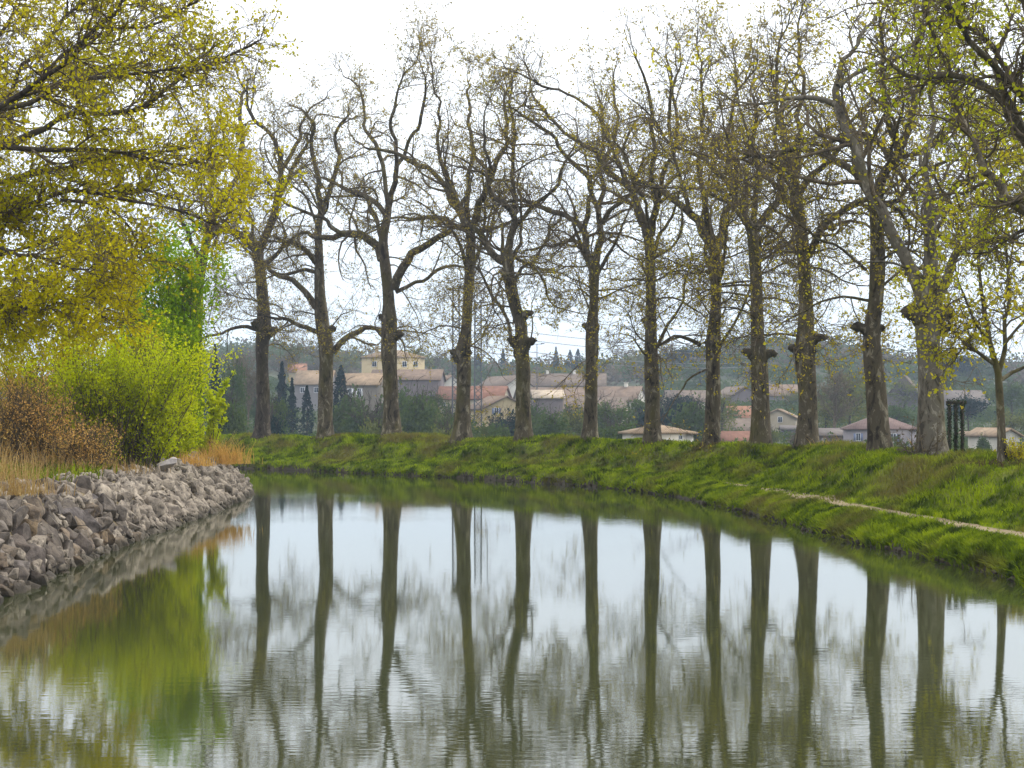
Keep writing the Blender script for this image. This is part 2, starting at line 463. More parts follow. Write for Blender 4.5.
# ------------------------------------------------------------------ terrain beyond
def land_z(x, y):
    x = np.asarray(x, dtype=float); y = np.asarray(y, dtype=float)
    z = np.interp(y, [-200, 130, 200, 260, 320, 400, 500, 620, 760, 1000], [-1.6, -1.6, -1.2, 0.5, 3.5, 8.5, 14, 18, 20, 22])
    far = np.clip((y - 180) / 200, 0, 1)
    # ridge is highest to the right of the middle, dips at picture centre
    z = z + far * (11.0 * np.exp(-((x / np.maximum(y, 1) - 0.17) / 0.075) ** 2) + 9.0 * np.exp(-((x / np.maximum(y, 1) + 0.15) / 0.06) ** 2)) * np.clip((y - 380) / 250, 0, 1)
    z = z + far * 1.2 * vnoise(x * 0.02, y * 0.02, 21)
    return z
gx = np.concatenate([np.linspace(-900, -260, 12), np.linspace(-240, 260, 80), np.linspace(280, 900, 12)])
gy = np.concatenate([np.linspace(-120, 120, 10), np.linspace(130, 800, 90), np.linspace(830, 1100, 8)])
GX, GY = np.meshgrid(gx, gy)
GZ = land_z(GX, GY)
V = np.stack([GX, GY, GZ], -1).reshape(-1, 3)
nx, ny = len(gx), len(gy)
ii = np.arange(nx * ny).reshape(ny, nx)
Q = np.stack([ii[:-1, :-1], ii[:-1, 1:], ii[1:, 1:], ii[1:, :-1]], -1).reshape(-1, 4)
ground = MB().add(V, Q).build("ground", M["land"], None, True)
tag(ground, kind="structure")

# canal water
wp = np.vstack([RIGHT + RN * 0.9, (LEFT + LN * 0.9)[::-1]])
me = bpy.data.meshes.new("canal_water")
me.from_pydata([(p[0], p[1], 0.0) for p in wp], [], [list(range(len(wp)))])
me.materials.append(M["water"])
water = bpy.data.objects.new("canal_water", me); COL.objects.link(water)
tag(water, kind="structure")

# right / far embankment
def strip(Cv, Nv, Sv, offs, zf, jit=None):
    ns, no = len(Cv), len(offs)
    o = np.broadcast_to(np.asarray(offs)[None, :], (ns, no)).copy()
    s = np.broadcast_to(Sv[:, None], (ns, no))
    z = zf(s, o)
    oo = o + (jit(s) * np.clip(1.2 - np.abs(o - 0.1), 0, 1) if jit else 0)
    xy = Cv[:, None, :] + Nv[:, None, :] * oo[..., None]
    v = np.concatenate([xy, z[..., None]], -1).reshape(-1, 3)
    i = np.arange(ns * no).reshape(ns, no)
    q = np.stack([i[:-1, :-1], i[1:, :-1], i[1:, 1:], i[:-1, 1:]], -1)
    return v, q
bo = np.concatenate([[-0.8, -0.3, -0.1, 0, 0.05, 0.1, 0.16, 0.24], np.linspace(0.32, 6.0, 40), np.linspace(6.4, 24, 18)])
v, q = strip(RIGHT, RN, RS, bo, bank_z, edge_jit)
bank = MB().add(v, q[:, 7:].reshape(-1, 4)).build("embankment_ground", M["turf"], None, True)
tag(bank, kind="structure")
edge = MB().add(v, q[:, :7].reshape(-1, 4)).build("water_edge_mud", M["mud"], None, True)
tag(edge, kind="structure")

# towpath: thin trodden strip lying on the verge, fading into grass further along
pi = np.where((RIGHT[:, 1] > -20) & (RIGHT[:, 1] < 60))[0]
pv, pq = [], []
po = np.linspace(0, 1, 7)
for k, i in enumerate(pi):
    s = RS[i]
    wdt = 1.0 * np.clip((60 - RIGHT[i, 1]) / 10, 0.12, 1) * (1 + 0.5 * vnoise(np.array(s * 0.9), np.array(0.0), 31))
    cen = 1.43 + 0.16 * vnoise(np.array(s * 0.5), np.array(3.0), 32)
    o = cen + (po - 0.5) * wdt
    xy = RIGHT[i] + RN[i] * o[:, None]
    z = bank_z(np.full(7, s), o) + 0.03 - 0.028 * np.abs(po - .5) * 2
    pv.append(np.concatenate([xy, z[:, None]], 1))
pv = np.array(pv); m = len(pi)
i = np.arange(m * 7).reshape(m, 7)
path = MB().add(pv.reshape(-1, 3), np.stack([i[:-1, :-1], i[1:, :-1], i[1:, 1:], i[:-1, 1:]], -1).reshape(-1, 4)).build("towpath", M["path"], None, True)
tag(path, kind="structure")

# left bank
L_O = [-0.8, -0.2, 0.0, 0.15, 0.9, 1.4, 2.2, 6, 20, 70]
L_Z = [-0.9, -0.4, -0.1, 0.15, 1.0, 1.25, 1.38, 1.55, 1.6, 1.2]
def left_z(s, o):
    return np.interp(o, L_O, L_Z) + np.clip(o - 1.5, 0, 1) * 0.25 * vnoise(s * 0.5, o * 0.5, 41)
lo = np.concatenate([np.linspace(-0.8, 2.4, 20), np.linspace(2.8, 12, 20), np.linspace(14, 28, 6)])
keep = np.where(LS < LS[-1] - 5)[0]
v, q = strip(LEFT, LN, LS, lo, left_z)
MBl = MB().add(v, q.reshape(-1, 4)).build("left_bank_ground", M["leftsoil"], None, True)
tag(MBl, kind="structure")

# ------------------------------------------------------------------ grass
def blades(xyz, hgt, wid, rng, lean=0.5):
    N = len(xyz)
    a = rng.uniform(0, 2 * math.pi, N)
    side = np.stack([np.cos(a), np.sin(a), np.zeros(N)], 1) * (wid * rng.uniform(.6, 1.3, N))[:, None]
    ld = rng.normal(size=(N, 3)) * lean; ld[:, 2] = 0
    h = (hgt * rng.uniform(0.5, 1.3, N))[:, None]
    up = np.array([[0, 0, 1.0]])
    mid = xyz + h * 0.55 * up + ld * h * 0.3
    tip = xyz + h * 0.95 * up + ld * h * 0.95
    b = xyz - up * 0.03
    v = np.stack([b - side, b + side, mid + side * .8, mid - side * .8, tip], 1).reshape(-1, 3)
    o = np.arange(N)[:, None] * 5
    return v, o + np.array([[0, 1, 2, 3]]), o + np.array([[3, 2, 4]])

def scatter_bank(N, o0, o1, ymin, ymax, rng):
    ok = np.where((RIGHT[:, 1] > ymin) & (RIGHT[:, 1] < ymax) & (RIGHT[:, 0] > -30))[0]
    i = rng.choice(ok, N)
    o = rng.uniform(o0, o1, N)
    s = RS[i] + rng.uniform(-.2, .2, N)
    oj = o + edge_jit(s) * np.clip(1.2 - np.abs(o - 0.1), 0, 1)
    t = np.stack([-RN[i][:, 1], RN[i][:, 0]], 1) * rng.uniform(-.25, .25, N)[:, None]
    xy = RIGHT[i] + RN[i] * oj[:, None] + t
    return np.concatenate([xy, bank_z(s, o)[:, None]], 1), s, o
g = MB()
rg = np.random.default_rng(3)
for (N, o0, o1, y0, y1, h, wd) in ((30000, 0.05, 1.08, 26, 62, 0.18, .016), (7000, 1.85, 2.3, 26, 62, 0.16, .016), (46000, 2.1, 6.8, 26, 64, 0.23, .018),
                                   (22000, 0.05, 2.2, 60, 106, 0.22, .03), (44000, 2.0, 7.0, 60, 106, 0.25, .03), (1500, 1.15, 1.85, 46, 62, 0.10, .02), (500, 1.15, 1.85, 26, 46, 0.08, .014)):
    p, s, o = scatter_bank(N, o0, o1, y0, y1, rg)
    k = 0.75 + 0.9 * vnoise(s * 0.6, o * 0.9, 51)
    k = np.clip(k, 0.35, 1.3)
    vv, qq, tt = blades(p, h * k, wd, rg)
    g.add(vv, qq, tt)
# blades that hang over the water's edge
p, s, o = scatter_bank(9000, 0.0, 0.14, 26, 100, rg)
sel = vnoise(s * 0.9, o * 0, 52) > -0.12
g.add(*blades(p[sel], 0.20, .02, rg, 1.1))
grass = g.build("bank_grass", M["grass"])
tag(grass, "green and straw coloured grass covering the canal embankment", "grass", kind="stuff")
g = MB()
p, s, o = scatter_bank(1500, 4.8, 7.0, 30, 62, rg)
sel = vnoise(s * 0.5, o * 0.6, 61) > 0.22
vv, qq, tt = blades(p[sel], 0.55, .014, rg, 0.35); g.add(vv, qq, tt)
tag(g.build("dry_grass", M["dry"]), "straw coloured tall dry grass along the embankment crest", "dry grass", kind="stuff")

# ------------------------------------------------------------------ trees
def resample(P, Wd, step):
    P = np.asarray(P, dtype=float); Wd = np.asarray(Wd, dtype=float)
    if len(P) > 2:
        c = catmull(np.c_[P, Wd], step * 0.5)
        P, Wd = c[:, :3], c[:, 3]
    d = arclen(P)
    m = max(3, int(d[-1] / step) + 1)
    t = np.linspace(0, d[-1], m)
    return np.stack([np.interp(t, d, P[:, j]) for j in range(3)], 1), np.maximum(np.interp(t, d, Wd), 0.008)

def walk(p0, d0, length, k, wig, trop, rng):
    """N random winding stems: p0,d0 (N,3), length (N,) -> (N,k,3)"""
    N = len(p0)
    P = np.zeros((N, k, 3)); P[:, 0] = p0
    d = unit(d0); curl = rng.normal(size=(N, 3)) * wig
    st = (length / (k - 1))[:, None]
    for j in range(1, k):
        curl = 0.55 * curl + rng.normal(size=(N, 3)) * wig * 0.8
        d = unit(d + curl + trop)
        P[:, j] = P[:, j - 1] + d * st
    return P

def spawn(P, Rr, N, rng, t0=0.15, weight=None):
    """N start points along stems P (n,k,3): position, tangent, radius, stem parameter"""
    n, k, _ = P.shape
    ln = np.linalg.norm(np.diff(P, axis=1), axis=2).sum(1)
    i = rng.choice(n, N, p=ln / ln.sum())
    t = rng.uniform(t0, 1.0, N) * (k - 1.001)
    j = t.astype(int); f = (t - j)[:, None]
    p = P[i, j] * (1 - f) + P[i, j + 1] * f
    d = unit(P[i, j + 1] - P[i, j])
    r = Rr[i, j] * (1 - f[:, 0]) + Rr[i, j + 1] * f[:, 0]
    return p, d, r, t / (k - 1)

def side_dirs(d, rng, amin, amax, up=0.0, out=None, outw=0.0):
    a = np.radians(rng.uniform(amin, amax, len(d)))[:, None]
    s = unit(np.cross(d, rng.normal(size=d.shape)))
    v = d * np.cos(a) + s * np.sin(a)
    v[:, 2] += up
    if out is not None: v = v + out * outw
    return unit(v)

def stub(center, direction, r, length, rng):
    """a gnarled pollard stub: lumpy swelling with a blunt broken end"""
    d = unit(np.asarray(direction, dtype=float))
    k, sd = 7, 9
    t = np.linspace(0, 1, k)
    P = center + d * (t * length)[:, None] + np.array([[0, 0, 1.0]]) * (0.12 * length * np.sin(t * 3))[:, None]
    rr = r * np.array([1.35, 1.22, 1.0, 0.82, 0.80, 0.62, 0.08])
    V, Qs = tubes(P[None], rr[None], sd)
    V = V + rng.normal(size=V.shape) * r * 0.11
    return V, Qs

def collar(center, r, rng):
    """lumpy swelling with blunt pollard stubs all round the trunk"""
    t = np.linspace(-1, 1, 9)
    P = center + np.stack([np.zeros(9), np.zeros(9), t * r * 1.2], 1)
    rr = r * (0.55 + 0.33 * np.sqrt(np.clip(1 - t ** 2, 0, 1)))
    V, Qs = tubes(P[None], rr[None], 14)
    c = V - center
    ang = np.arctan2(c[:, 1], c[:, 0]); k1, k2 = rng.uniform(0, 6, 2)
    c[:, :2] *= (1 + 0.10 * np.sin(3 * ang + k1) + 0.10 * np.sin(5 * ang + k2 + c[:, 2] * 3 / r))[:, None]
    vs, qs, off = [center + c + rng.normal(size=c.shape) * r * 0.04], [Qs], len(V)
    for a in np.arange(5) * 1.257 + rng.uniform(0, 6.28) + rng.uniform(-.4, .4, 5):
        d = np.array([math.cos(a), math.sin(a), rng.uniform(-.25, .5)])
        v_, q_ = stub(center + d * r * 0.45 + np.array([0, 0, rng.uniform(-.5, .4) * r]), d, r * rng.uniform(.26, .46), r * rng.uniform(.6, .95), rng)
        vs.append(v_); qs.append(q_ + off); off += len(v_)
    return np.vstack(vs), np.vstack(qs)

def make_tree(name, label, group, D, trunk, limbs, seed, leaf="leaf_sparse", bark="bark", n2=75, n3=560, n4=3500, nleaf=14000,
              lsize=0.092, len2=(1.8, 4.6), len3=(0.8, 2.0), len4=(0.35, 0.95), knobs=(), extra=3, droop=6, epi=0, cat="plane tree",
              twig="twig", depth=0.55, wig=0.31, zbase=None, ext=(2.2, 4.4), upb=0.14, r4=0.0085, thin=None, ws=0.44):
    """trunk and limbs are given as (px, py, width px) traced at distance D; the rest grows from them"""
    rng = np.random.default_rng(seed)
    mpp = D / F
    base = at(trunk[0][0], trunk[0][1], D)
    if zbase is not None: base[2] = zbase
    root = empty(name, tuple(base))
    tag(root, label, cat, group)
    def conv(pts, dep):
        Pw, Wd, run = [], [], 0.0
        for k, (px, py, wd) in enumerate(pts):
            if k: run += math.hypot(px - pts[k - 1][0], py - pts[k - 1][1]) * mpp
            Dd = D + dep * run
            Pw.append(at(px, py, Dd) - base); Wd.append(wd * ws * mpp)
        return Pw, Wd
    tm = MB()
    Pt, Wt = conv(trunk, 0.0)
    Pt[0][2] = -0.35
    Pt[0][:2] = 0
    P, Wd = resample(Pt, Wt, 0.45)
    hz = P[:, 2]
    Wd = Wd * (1 + 0.45 * np.exp(-np.clip(hz + 0.2, 0, 9) / 0.35)) * (1 + 0.10 * vnoise(hz * 1.3, hz * 0, seed))
    V, Qs = tubes(P[None], Wd[None], 14)
    cx = V - np.repeat(P, 14, axis=0)
    ang = np.tile(np.arange(14), len(P)) / 14 * 6.283
    cx *= (1 + 0.10 * vnoise(np.cos(ang) * 1.7 + 5 + seed, np.repeat(hz, 14) * 0.7 + np.sin(ang) * 1.7, seed + 1) * 2)[:, None]
    V = np.repeat(P, 14, axis=0) + cx
    tm.add(V, Qs)
    crown_c = P[-1] + np.array([0, 0, 3.0])
    stems, srad = [], []
    KL = 22
    def add_limb(Pl, Wl, sides=8):
        a, b = resample(Pl, Wl, 0.35)
        bend = np.stack([vnoise(np.arange(len(a)) * 0.55, np.zeros(len(a)) + 3 * q, seed + len(stems)) for q in range(3)], 1)
        a = a + bend * np.clip(np.arange(len(a)) / 4, 0, 1)[:, None] * 0.28 * min(1, len(a) / 20)
        V, Qs = tubes(a[None], b[None], sides); tm.add(V, Qs)
        t = np.linspace(0, len(a) - 1, KL)
        stems.append(np.stack([np.interp(t, np.arange(len(a)), a[:, j]) for j in range(3)], 1)); srad.append(np.interp(t, np.arange(len(a)), b))
    signs = [1, -1]
    for k, lb in enumerate(limbs):
        dep = rng.uniform(0.15, depth) * signs[k % 2]
        Pl, Wl = conv(lb, dep)
        # the traced part goes on into the crown
        d = unit((Pl[-1] - Pl[-2])[None]); d[:, 2] += 0.12
        e = walk(Pl[-1][None], d, np.array([rng.uniform(*ext)]), 7, wig, np.array([[0, 0, 0.12]]), rng)[0]
        w0 = Wl[-1]
        for j in range(1, 7):
            Pl.append(e[j]); Wl.append(max(w0 * (1 - j / 6.5), 0.012))
        add_limb(Pl, Wl)
    top = P[-1]
    for k in range(extra):                                   # limbs towards and away from the water
        i = int(len(P) * rng.uniform(0.72, 0.98))
        sgn = signs[k % 2]
        d = np.array([[rng.uniform(-.5, .5), sgn * rng.uniform(.4, .8), rng.uniform(.8, 1.5)]])
        e = walk(P[i][None], d, np.array([rng.uniform(5, 8.5)]), 10, 0.2, np.array([[0, 0, 0.10]]), rng)[0]
        add_limb(list(e), list(np.linspace(min(Wd[i] * .45, 0.16), 0.02, 10)), 7)
    for k in range(droop):                                   # low thin hanging boughs
        i = int(len(P) * rng.uniform(0.40, 0.85))
        an = rng.uniform(0, 6.283)
        d = np.array([[math.cos(an), math.sin(an) * 0.8, rng.uniform(0.2, .8)]])
        e = walk(P[i][None], d, np.array([rng.uniform(3, 5.0)]), 10, 0.16, np.array([[0, 0, -0.11]]), rng)[0]
        add_limb(list(e), list(np.linspace(0.055, 0.012, 10)), 5)
    tk = tm.build("trunk", M[bark], root, True)
    S, SR = np.array(stems), np.array(srad)
    bm_ = MB()
    # second, third and fourth order
    def outw(p): return unit((p - crown_c) * np.array([1, 1, 0.6]))
    p, d, r, t = spawn(S, SR, n2, rng, 0.12)
    d2 = side_dirs(d, rng, 35, 80, upb, outw(p), 0.35)
    l2 = rng.uniform(*len2, n2) * (1.1 - 0.35 * t)
    P2 = walk(p, d2, l2, 8, wig, np.array([[0, 0, upb * 0.25]]), rng)
    r2 = np.clip(r * 0.55, 0.014, 0.08)
    R2 = r2[:, None] * np.linspace(1, 0.3, 8)[None]
    bm_.add(*tubes(P2, R2, 5))
    p, d, r, t = spawn(P2, R2, n3, rng, 0.1)
    ph, dh, rh, th = spawn(S, SR, n3 // 4, rng, 0.45)
    p, d, r = np.vstack([p, ph]), np.vstack([d, dh]), np.concatenate([r, rh])
    d3 = side_dirs(d, rng, 25, 65, upb, outw(p), 0.25)
    l3 = rng.uniform(*len3, len(p))
    P3 = walk(p, d3, l3, 6, wig * 1.15, np.array([[0, 0, upb * 0.15]]), rng)
    R3 = np.clip(r * 0.6, r4 * 1.1, 0.022)[:, None] * np.linspace(1, 0.4, 6)[None]
    bm_.add(*tubes(P3, R3, 3))
    p, d, r, t = spawn(P3, R3, n4, rng, 0.1)
    d4 = side_dirs(d, rng, 20, 70, 0.12, outw(p), 0.15)
    P4 = walk(p, d4, rng.uniform(*len4, n4), 4, wig * 1.2, np.zeros((1, 3)), rng)
    R4 = np.full((n4, 1), r4) * np.linspace(1, 0.5, 4)[None]
    bm_.add(*tubes(P4, R4, 3))
    # leaves gather at the twig ends, in patches
    pl, dl, rl, tl = spawn(P4, R4, nleaf, rng, 0.35)
    dens = vnoise(pl[:, 0] * 0.5 + seed, pl[:, 2] * 0.5 + pl[:, 1] * 0.3, seed + 5)
    pl = pl[dens > rng.uniform(-0.45, 0.15, nleaf)]
    if thin:                                                  # the upper boughs have opened fewer leaves
        pl = pl[rng.uniform(0, 1, len(pl)) < np.interp(pl[:, 2], thin[:2], (1.0, thin[2]))]
    pl = pl + rng.normal(size=pl.shape) * 0.05
    lm = MB(); lm.add(*leaf_quads(pl, lsize, rng))
    if epi:                                                   # leafy sprouts on the trunk itself
        i = rng.integers(int(len(P) * 0.3), len(P), epi)
        c = P[i] + rng.normal(size=(epi, 3)) * 0.12
        an = rng.uniform(0, 6.283, epi)
        d = np.stack([np.cos(an), np.sin(an), rng.uniform(-.3, .7, epi)], 1)
        c = P[i] + d * (Wd[i] * 0.8)[:, None]
        Pe = walk(c, d, rng.uniform(0.3, 0.8, epi), 4, 0.3, np.zeros((1, 3)), rng)
        Re = np.full((epi, 1), 0.009) * np.linspace(1, .5, 4)[None]
        bm_.add(*tubes(Pe, Re, 3))
        q_, _, _, _ = spawn(Pe, Re, epi * 5, rng, 0.3)
        lm.add(*leaf_quads(q_ + rng.normal(size=q_.shape) * .06, lsize, rng))
    bm_.build("branches", M[twig], root)
    lm.build("crown", M[leaf], root)
    for kn in knobs:
        px, py, wd, dx = kn
        i = int(np.argmin(np.abs(P[:, 2] - (at(px, py, D) - base)[2])))
        c = P[i]
        if dx == 0:
            kb = MB().add(*collar(c, wd * 0.36 * mpp, rng)).build("knob", M["knob"], root, True)
        else:
            kb = MB().add(*stub(c + np.array([np.sign(dx) * Wd[i] * 0.35, 0, -0.1]), (dx, rng.uniform(-5, 1), rng.uniform(1, 6)), wd * 0.40 * mpp, abs(dx) * mpp * 0.85 + Wd[i] * 0.4, rng)).build("knob", M["knob"], root, True)
    return root

ROW = "plane trees in a row on the far canal bank"
def row_tree(px, label, trunk, limbs, seed, o=5.2, **kw):
    c, s, i = offset_hit(px, o)
    z = float(bank_z(np.array(s), np.array(o)))
    return make_tree("plane_tree", label, ROW, float(c[1]), trunk, limbs, seed, zbase=z, **kw)

row_tree(198, "dim plane tree rising behind the tall green poplar, far left of the row",
 [(198,431,15),(197,380,13),(197,320,12),(201,270,11),(212,220,9),(225,190,8)],
 [[(212,220,7),(230,190,6),(241,160,6),(242,130,5),(241,100,4)], [(204,270,6),(190,240,5),(180,210,4)], [(208,240,6),(222,225,5),(232,205,4)]], 100, n2=70, n3=480, n4=2600, nleaf=6000, bark="bark_dark")
row_tree(262, "dark trunked plane tree with two low black stubs, nearest to the poplar",
 [(262,433,21),(263,400,16),(262,350,15),(264,325,17),(263,300,14),(259,262,13),(256,246,12)],
 [[(256,248,12),(240,236,10),(222,227,8),(205,228,6)], [(259,252,10),(268,225,9),(277,206,8),(280,185,7),(282,165,6),(277,142,5),(262,126,4),(250,112,4)],
  [(281,170,6),(292,155,5),(300,140,4),(303,120,3)], [(280,196,5),(290,175,5),(303,152,4)], [(258,330,5),(240,327,4),(222,332,3),(205,336,3)],
  [(261,268,6),(275,255,5),(285,240,4)]], 101, bark="bark_dark", knobs=[(262,328,22,0),(266,330,12,14),(258,328,12,-10)], nleaf=14000)
row_tree(326, "plane tree with a broad clotted fork low on its trunk, before the dark firs",
 [(326,434,20),(325,400,16),(326,350,17),(322,320,17),(320,290,12),(319,250,10),(318,232,8),(321,212,7)],
 [[(317,308,9),(303,290,7),(290,280,6),(275,272,5),(262,264,4)], [(318,332,6),(305,328,5),(290,320,4),(275,318,3)], [(316,272,5),(300,270,4),(288,273,3)],
  [(317,264,7),(305,250,6),(295,243,5),(283,240,4)], [(333,352,8),(345,338,7),(360,330,6),(376,328,5),(388,331,4)], [(321,214,7),(318,185,6),(312,160,5),(313,130,4)],
  [(321,214,7),(330,190,6),(338,165,5),(336,135,4)]], 102, knobs=[(324,331,11,10)], nleaf=14000)
row_tree(392, "plane tree with one long level limb reaching left, its trunk before the manor",
 [(392,436,22),(391,400,18),(389,350,18),(389,325,18),(389,300,14),(386,275,13),(384,255,12),(383,236,11),(387,218,9),(389,204,8)],
 [[(382,260,11),(377,246,10),(370,239,9),(358,234,9),(345,234,8),(335,236,7),(322,239,6),(310,235,5),(302,233,4),(294,240,4),(284,241,3)],
  [(345,234,6),(335,231,5),(328,224,5),(325,215,4),(312,216,4),(298,210,3),(285,205,3)], [(386,215,7),(375,203,6),(362,194,6),(350,190,5),(340,184,4)],
  [(394,288,11),(402,266,10),(410,256,9),(425,246,8),(440,237,7),(450,230,6),(462,226,4)], [(396,292,5),(420,282,4),(438,268,4),(452,265,3)],
  [(389,206,7),(395,180,6),(398,160,5),(392,130,4),(394,100,3)], [(388,204,6),(384,178,5),(378,150,5),(365,125,4),(362,100,3)], [(397,165,5),(410,145,4),(420,120,4),(424,95,3)]],
 103, knobs=[(391,333,13,12),(387,322,10,-8)])
row_tree(462, "slender plane tree with a ring shaped swelling, its trunk between two lattice masts",
 [(462,438,22),(463,400,17),(464,370,17),(463,352,17),(466,330,13),(468,300,12),(470,265,12),(471,240,11),(470,224,11)],
 [[(466,226,9),(456,205,8),(447,190,7),(435,176,6),(420,165,6),(405,158,5),(390,152,4),(370,148,3)], [(462,216,7),(451,190,6),(445,170,5),(438,145,4),(440,110,3)],
  [(468,218,7),(466,195,6),(468,180,5),(473,155,5),(470,125,4),(468,95,3)], [(473,226,9),(480,205,8),(485,185,7),(495,165,6),(505,148,5),(508,120,4)],
  [(467,230,7),(450,224,6),(443,219,6),(430,217,5),(415,219,4),(400,218,3)], [(474,228,6),(482,232,5),(492,228,4)]], 104, knobs=[(463,352,25,0),(459,352,12,-10)])
row_tree(524, "S-bent plane tree with a thin sucker arching left from its knob",
 [(524,439,20),(523,400,17),(523,370,17),(521,345,16),(521,325,14),(515,306,14),(510,280,13),(508,262,13),(507,248,11)],
 [[(505,262,10),(495,258,9),(488,248,8),(482,235,7),(474,228,6),(462,215,5)], [(508,250,9),(512,230,8),(512,215,7),(505,205,7),(492,195,6),(487,183,5),(490,165,4),(484,140,3)],
  [(512,287,5),(520,272,4),(532,262,4),(538,250,3),(548,235,3)], [(509,238,6),(520,222,5),(535,205,5),(548,195,4),(560,180,4),(566,160,3)],
  [(512,346,5),(509,325,4),(502,310,4),(492,295,4),(485,282,3),(481,268,3)], [(511,215,6),(516,190,5),(512,165,4),(514,135,4),(510,105,3)], [(510,255,5),(535,268,3),(545,285,3),(552,302,2)]],
 105, knobs=[(521,346,24,0),(524,345,13,13),(519,345,13,-11),(519,320,11,14)])
row_tree(590, "straight plane tree with one neat knob, rising right of the far cypresses",
 [(590,441,18),(591,400,15),(592,350,15),(592,328,14),(594,300,11),(594,280,12),(595,264,12)],
 [[(593,266,9),(585,247,8),(583,232,8),(577,222,7),(565,215,6),(550,212,6),(540,205,5),(528,202,4),(515,200,4),(505,204,3)],
  [(583,230,7),(588,215,6),(590,200,6),(588,182,5),(575,165,5),(563,150,4),(545,133,4),(530,120,3)], [(596,264,8),(600,240,8),(601,225,7),(600,205,6),(603,185,5),(600,155,4),(604,120,3)],
  [(602,223,6),(612,208,5),(622,198,5),(633,186,4),(640,165,3)], [(599,215,6),(592,180,5),(610,150,4),(618,120,4),(614,90,3)]], 106, knobs=[(592,330,20,0),(590,330,9,-9)])
row_tree(652, "plane tree whose trunk rises above the low white shed",
 [(652,442,20),(652,400,17),(651,340,15),(651,290,12),(650,250,12),(648,234,12)],
 [[(646,236,9),(642,215,8),(637,205,8),(628,190,7),(615,176,7),(600,160,6),(585,148,5),(570,135,4),(552,115,4),(535,100,3)], [(651,236,9),(655,210,8),(655,190,7),(652,168,6),(655,140,5),(648,105,4)],
  [(628,190,5),(620,165,5),(607,140,4),(598,115,4),(575,95,3),(545,90,3)], [(656,205,6),(664,180,5),(672,155,4),(668,120,4),(672,85,3)], [(657,348,4),(665,330,4),(672,315,3),(685,300,3)], [(650,260,4),(668,250,3),(680,235,3)]],
 107, leaf="leaf_olive", knobs=[(650,326,10,-8)], epi=60, nleaf=13000, droop=9)
row_tree(711, "plane tree with a three armed fork, rising just right of the shed roof",
 [(711,444,20),(713,400,17),(713,350,16),(714,335,16),(716,300,12),(715,265,12),(714,244,12)],
 [[(711,246,10),(698,225,9),(690,212,9),(680,203,8),(668,195,7),(655,188,6),(640,180,5),(622,160,4)], [(713,242,8),(706,215,7),(703,200,6),(700,185,6),(698,160,5),(704,130,4),(700,95,3)],
  [(717,244,8),(725,222,8),(732,205,7),(733,190,6),(728,165,5),(732,130,4),(735,95,3)], [(700,345,5),(685,337,4),(668,336,3),(655,345,2)], [(690,212,6),(684,185,5),(676,155,4),(680,120,4),(672,90,3)],
  [(720,345,4),(735,325,3),(745,300,3),(752,280,2)]], 108, leaf="leaf_olive", knobs=[(714,346,23,0)], epi=110, nleaf=15000, droop=7)
row_tree(761, "plane tree with stubs on both sides, its trunk touching the beige gabled house",
 [(761,444,25),(760,400,20),(759,360,19),(757,330,15),(757,290,14),(754,250,13),(752,230,13)],
 [[(750,230,9),(741,206,8),(733,195,7),(728,185,7),(718,172,6),(705,160,5),(690,150,4),(670,142,3)], [(752,226,8),(755,205,7),(760,188,6),(758,170,6),(752,148,5),(756,115,4)],
  [(756,230,9),(768,212,9),(777,197,8),(783,180,7),(786,160,6),(780,130,5),(784,95,4)], [(735,198,5),(738,170,5),(730,140,4),(736,105,3)], [(753,265,4),(780,250,3),(792,240,3)]],
 109, leaf="leaf_olive", knobs=[(760,358,23,0),(762,357,12,15),(757,357,12,-14)], epi=70, nleaf=15000, droop=6)
row_tree(806, "stout plane tree with a curving right arm, left of the long grey building",
 [(806,447,27),(808,410,22),(806,370,21),(805,348,22),(806,330,18),(806,300,15),(804,270,14),(803,250,14),(800,225,14),(797,205,14),(795,185,12)],
 [[(798,254,4),(785,240,4),(770,228,3),(762,228,3)], [(809,256,9),(818,236,9),(823,222,9),(832,214,8),(845,209,8),(860,203,7),(874,199,6),(890,190,4)], [(795,188,9),(792,160,8),(786,140,6),(778,115,5),(780,80,4)],
  [(798,196,9),(812,176,8),(825,167,6),(838,150,5),(846,125,4)], [(795,185,9),(800,155,7),(797,125,6),(804,95,5),(800,65,4)], [(796,200,6),(782,175,5),(765,165,4),(745,160,3)]],
 110, leaf="leaf_olive", knobs=[(805,345,29,0),(808,340,13,18),(802,350,14,-13)], epi=50, nleaf=15000, droop=4)
row_tree(878, "plane tree with a blunt grey stub on the left, before the hip roofed grey house",
 [(881,450,28),(877,410,24),(874,370,21),(872,330,20),(876,300,17),(878,260,16),(876,220,15),(873,195,14)],
 [[(872,200,10),(860,178,9),(850,169,8),(835,158,8),(815,152,7),(795,150,6),(775,157,5),(755,158,4),(730,150,3)], [(876,198,12),(889,166,11),(900,150,10),(894,130,8),(888,115,7),(887,90,6),(886,60,5),(880,25,4)],
  [(899,152,9),(911,128,8),(913,102,7),(908,85,6),(914,50,4)], [(880,203,6),(900,201,6),(908,186,5),(916,175,5),(932,168,4)], [(889,160,6),(876,140,5),(850,135,5),(825,142,3)], [(866,270,4),(850,255,3),(835,245,3),(822,240,3)]],
 111, leaf="leaf_olive", knobs=[(872,326,14,-20),(874,326,12,9)], epi=90, nleaf=13000, droop=4)
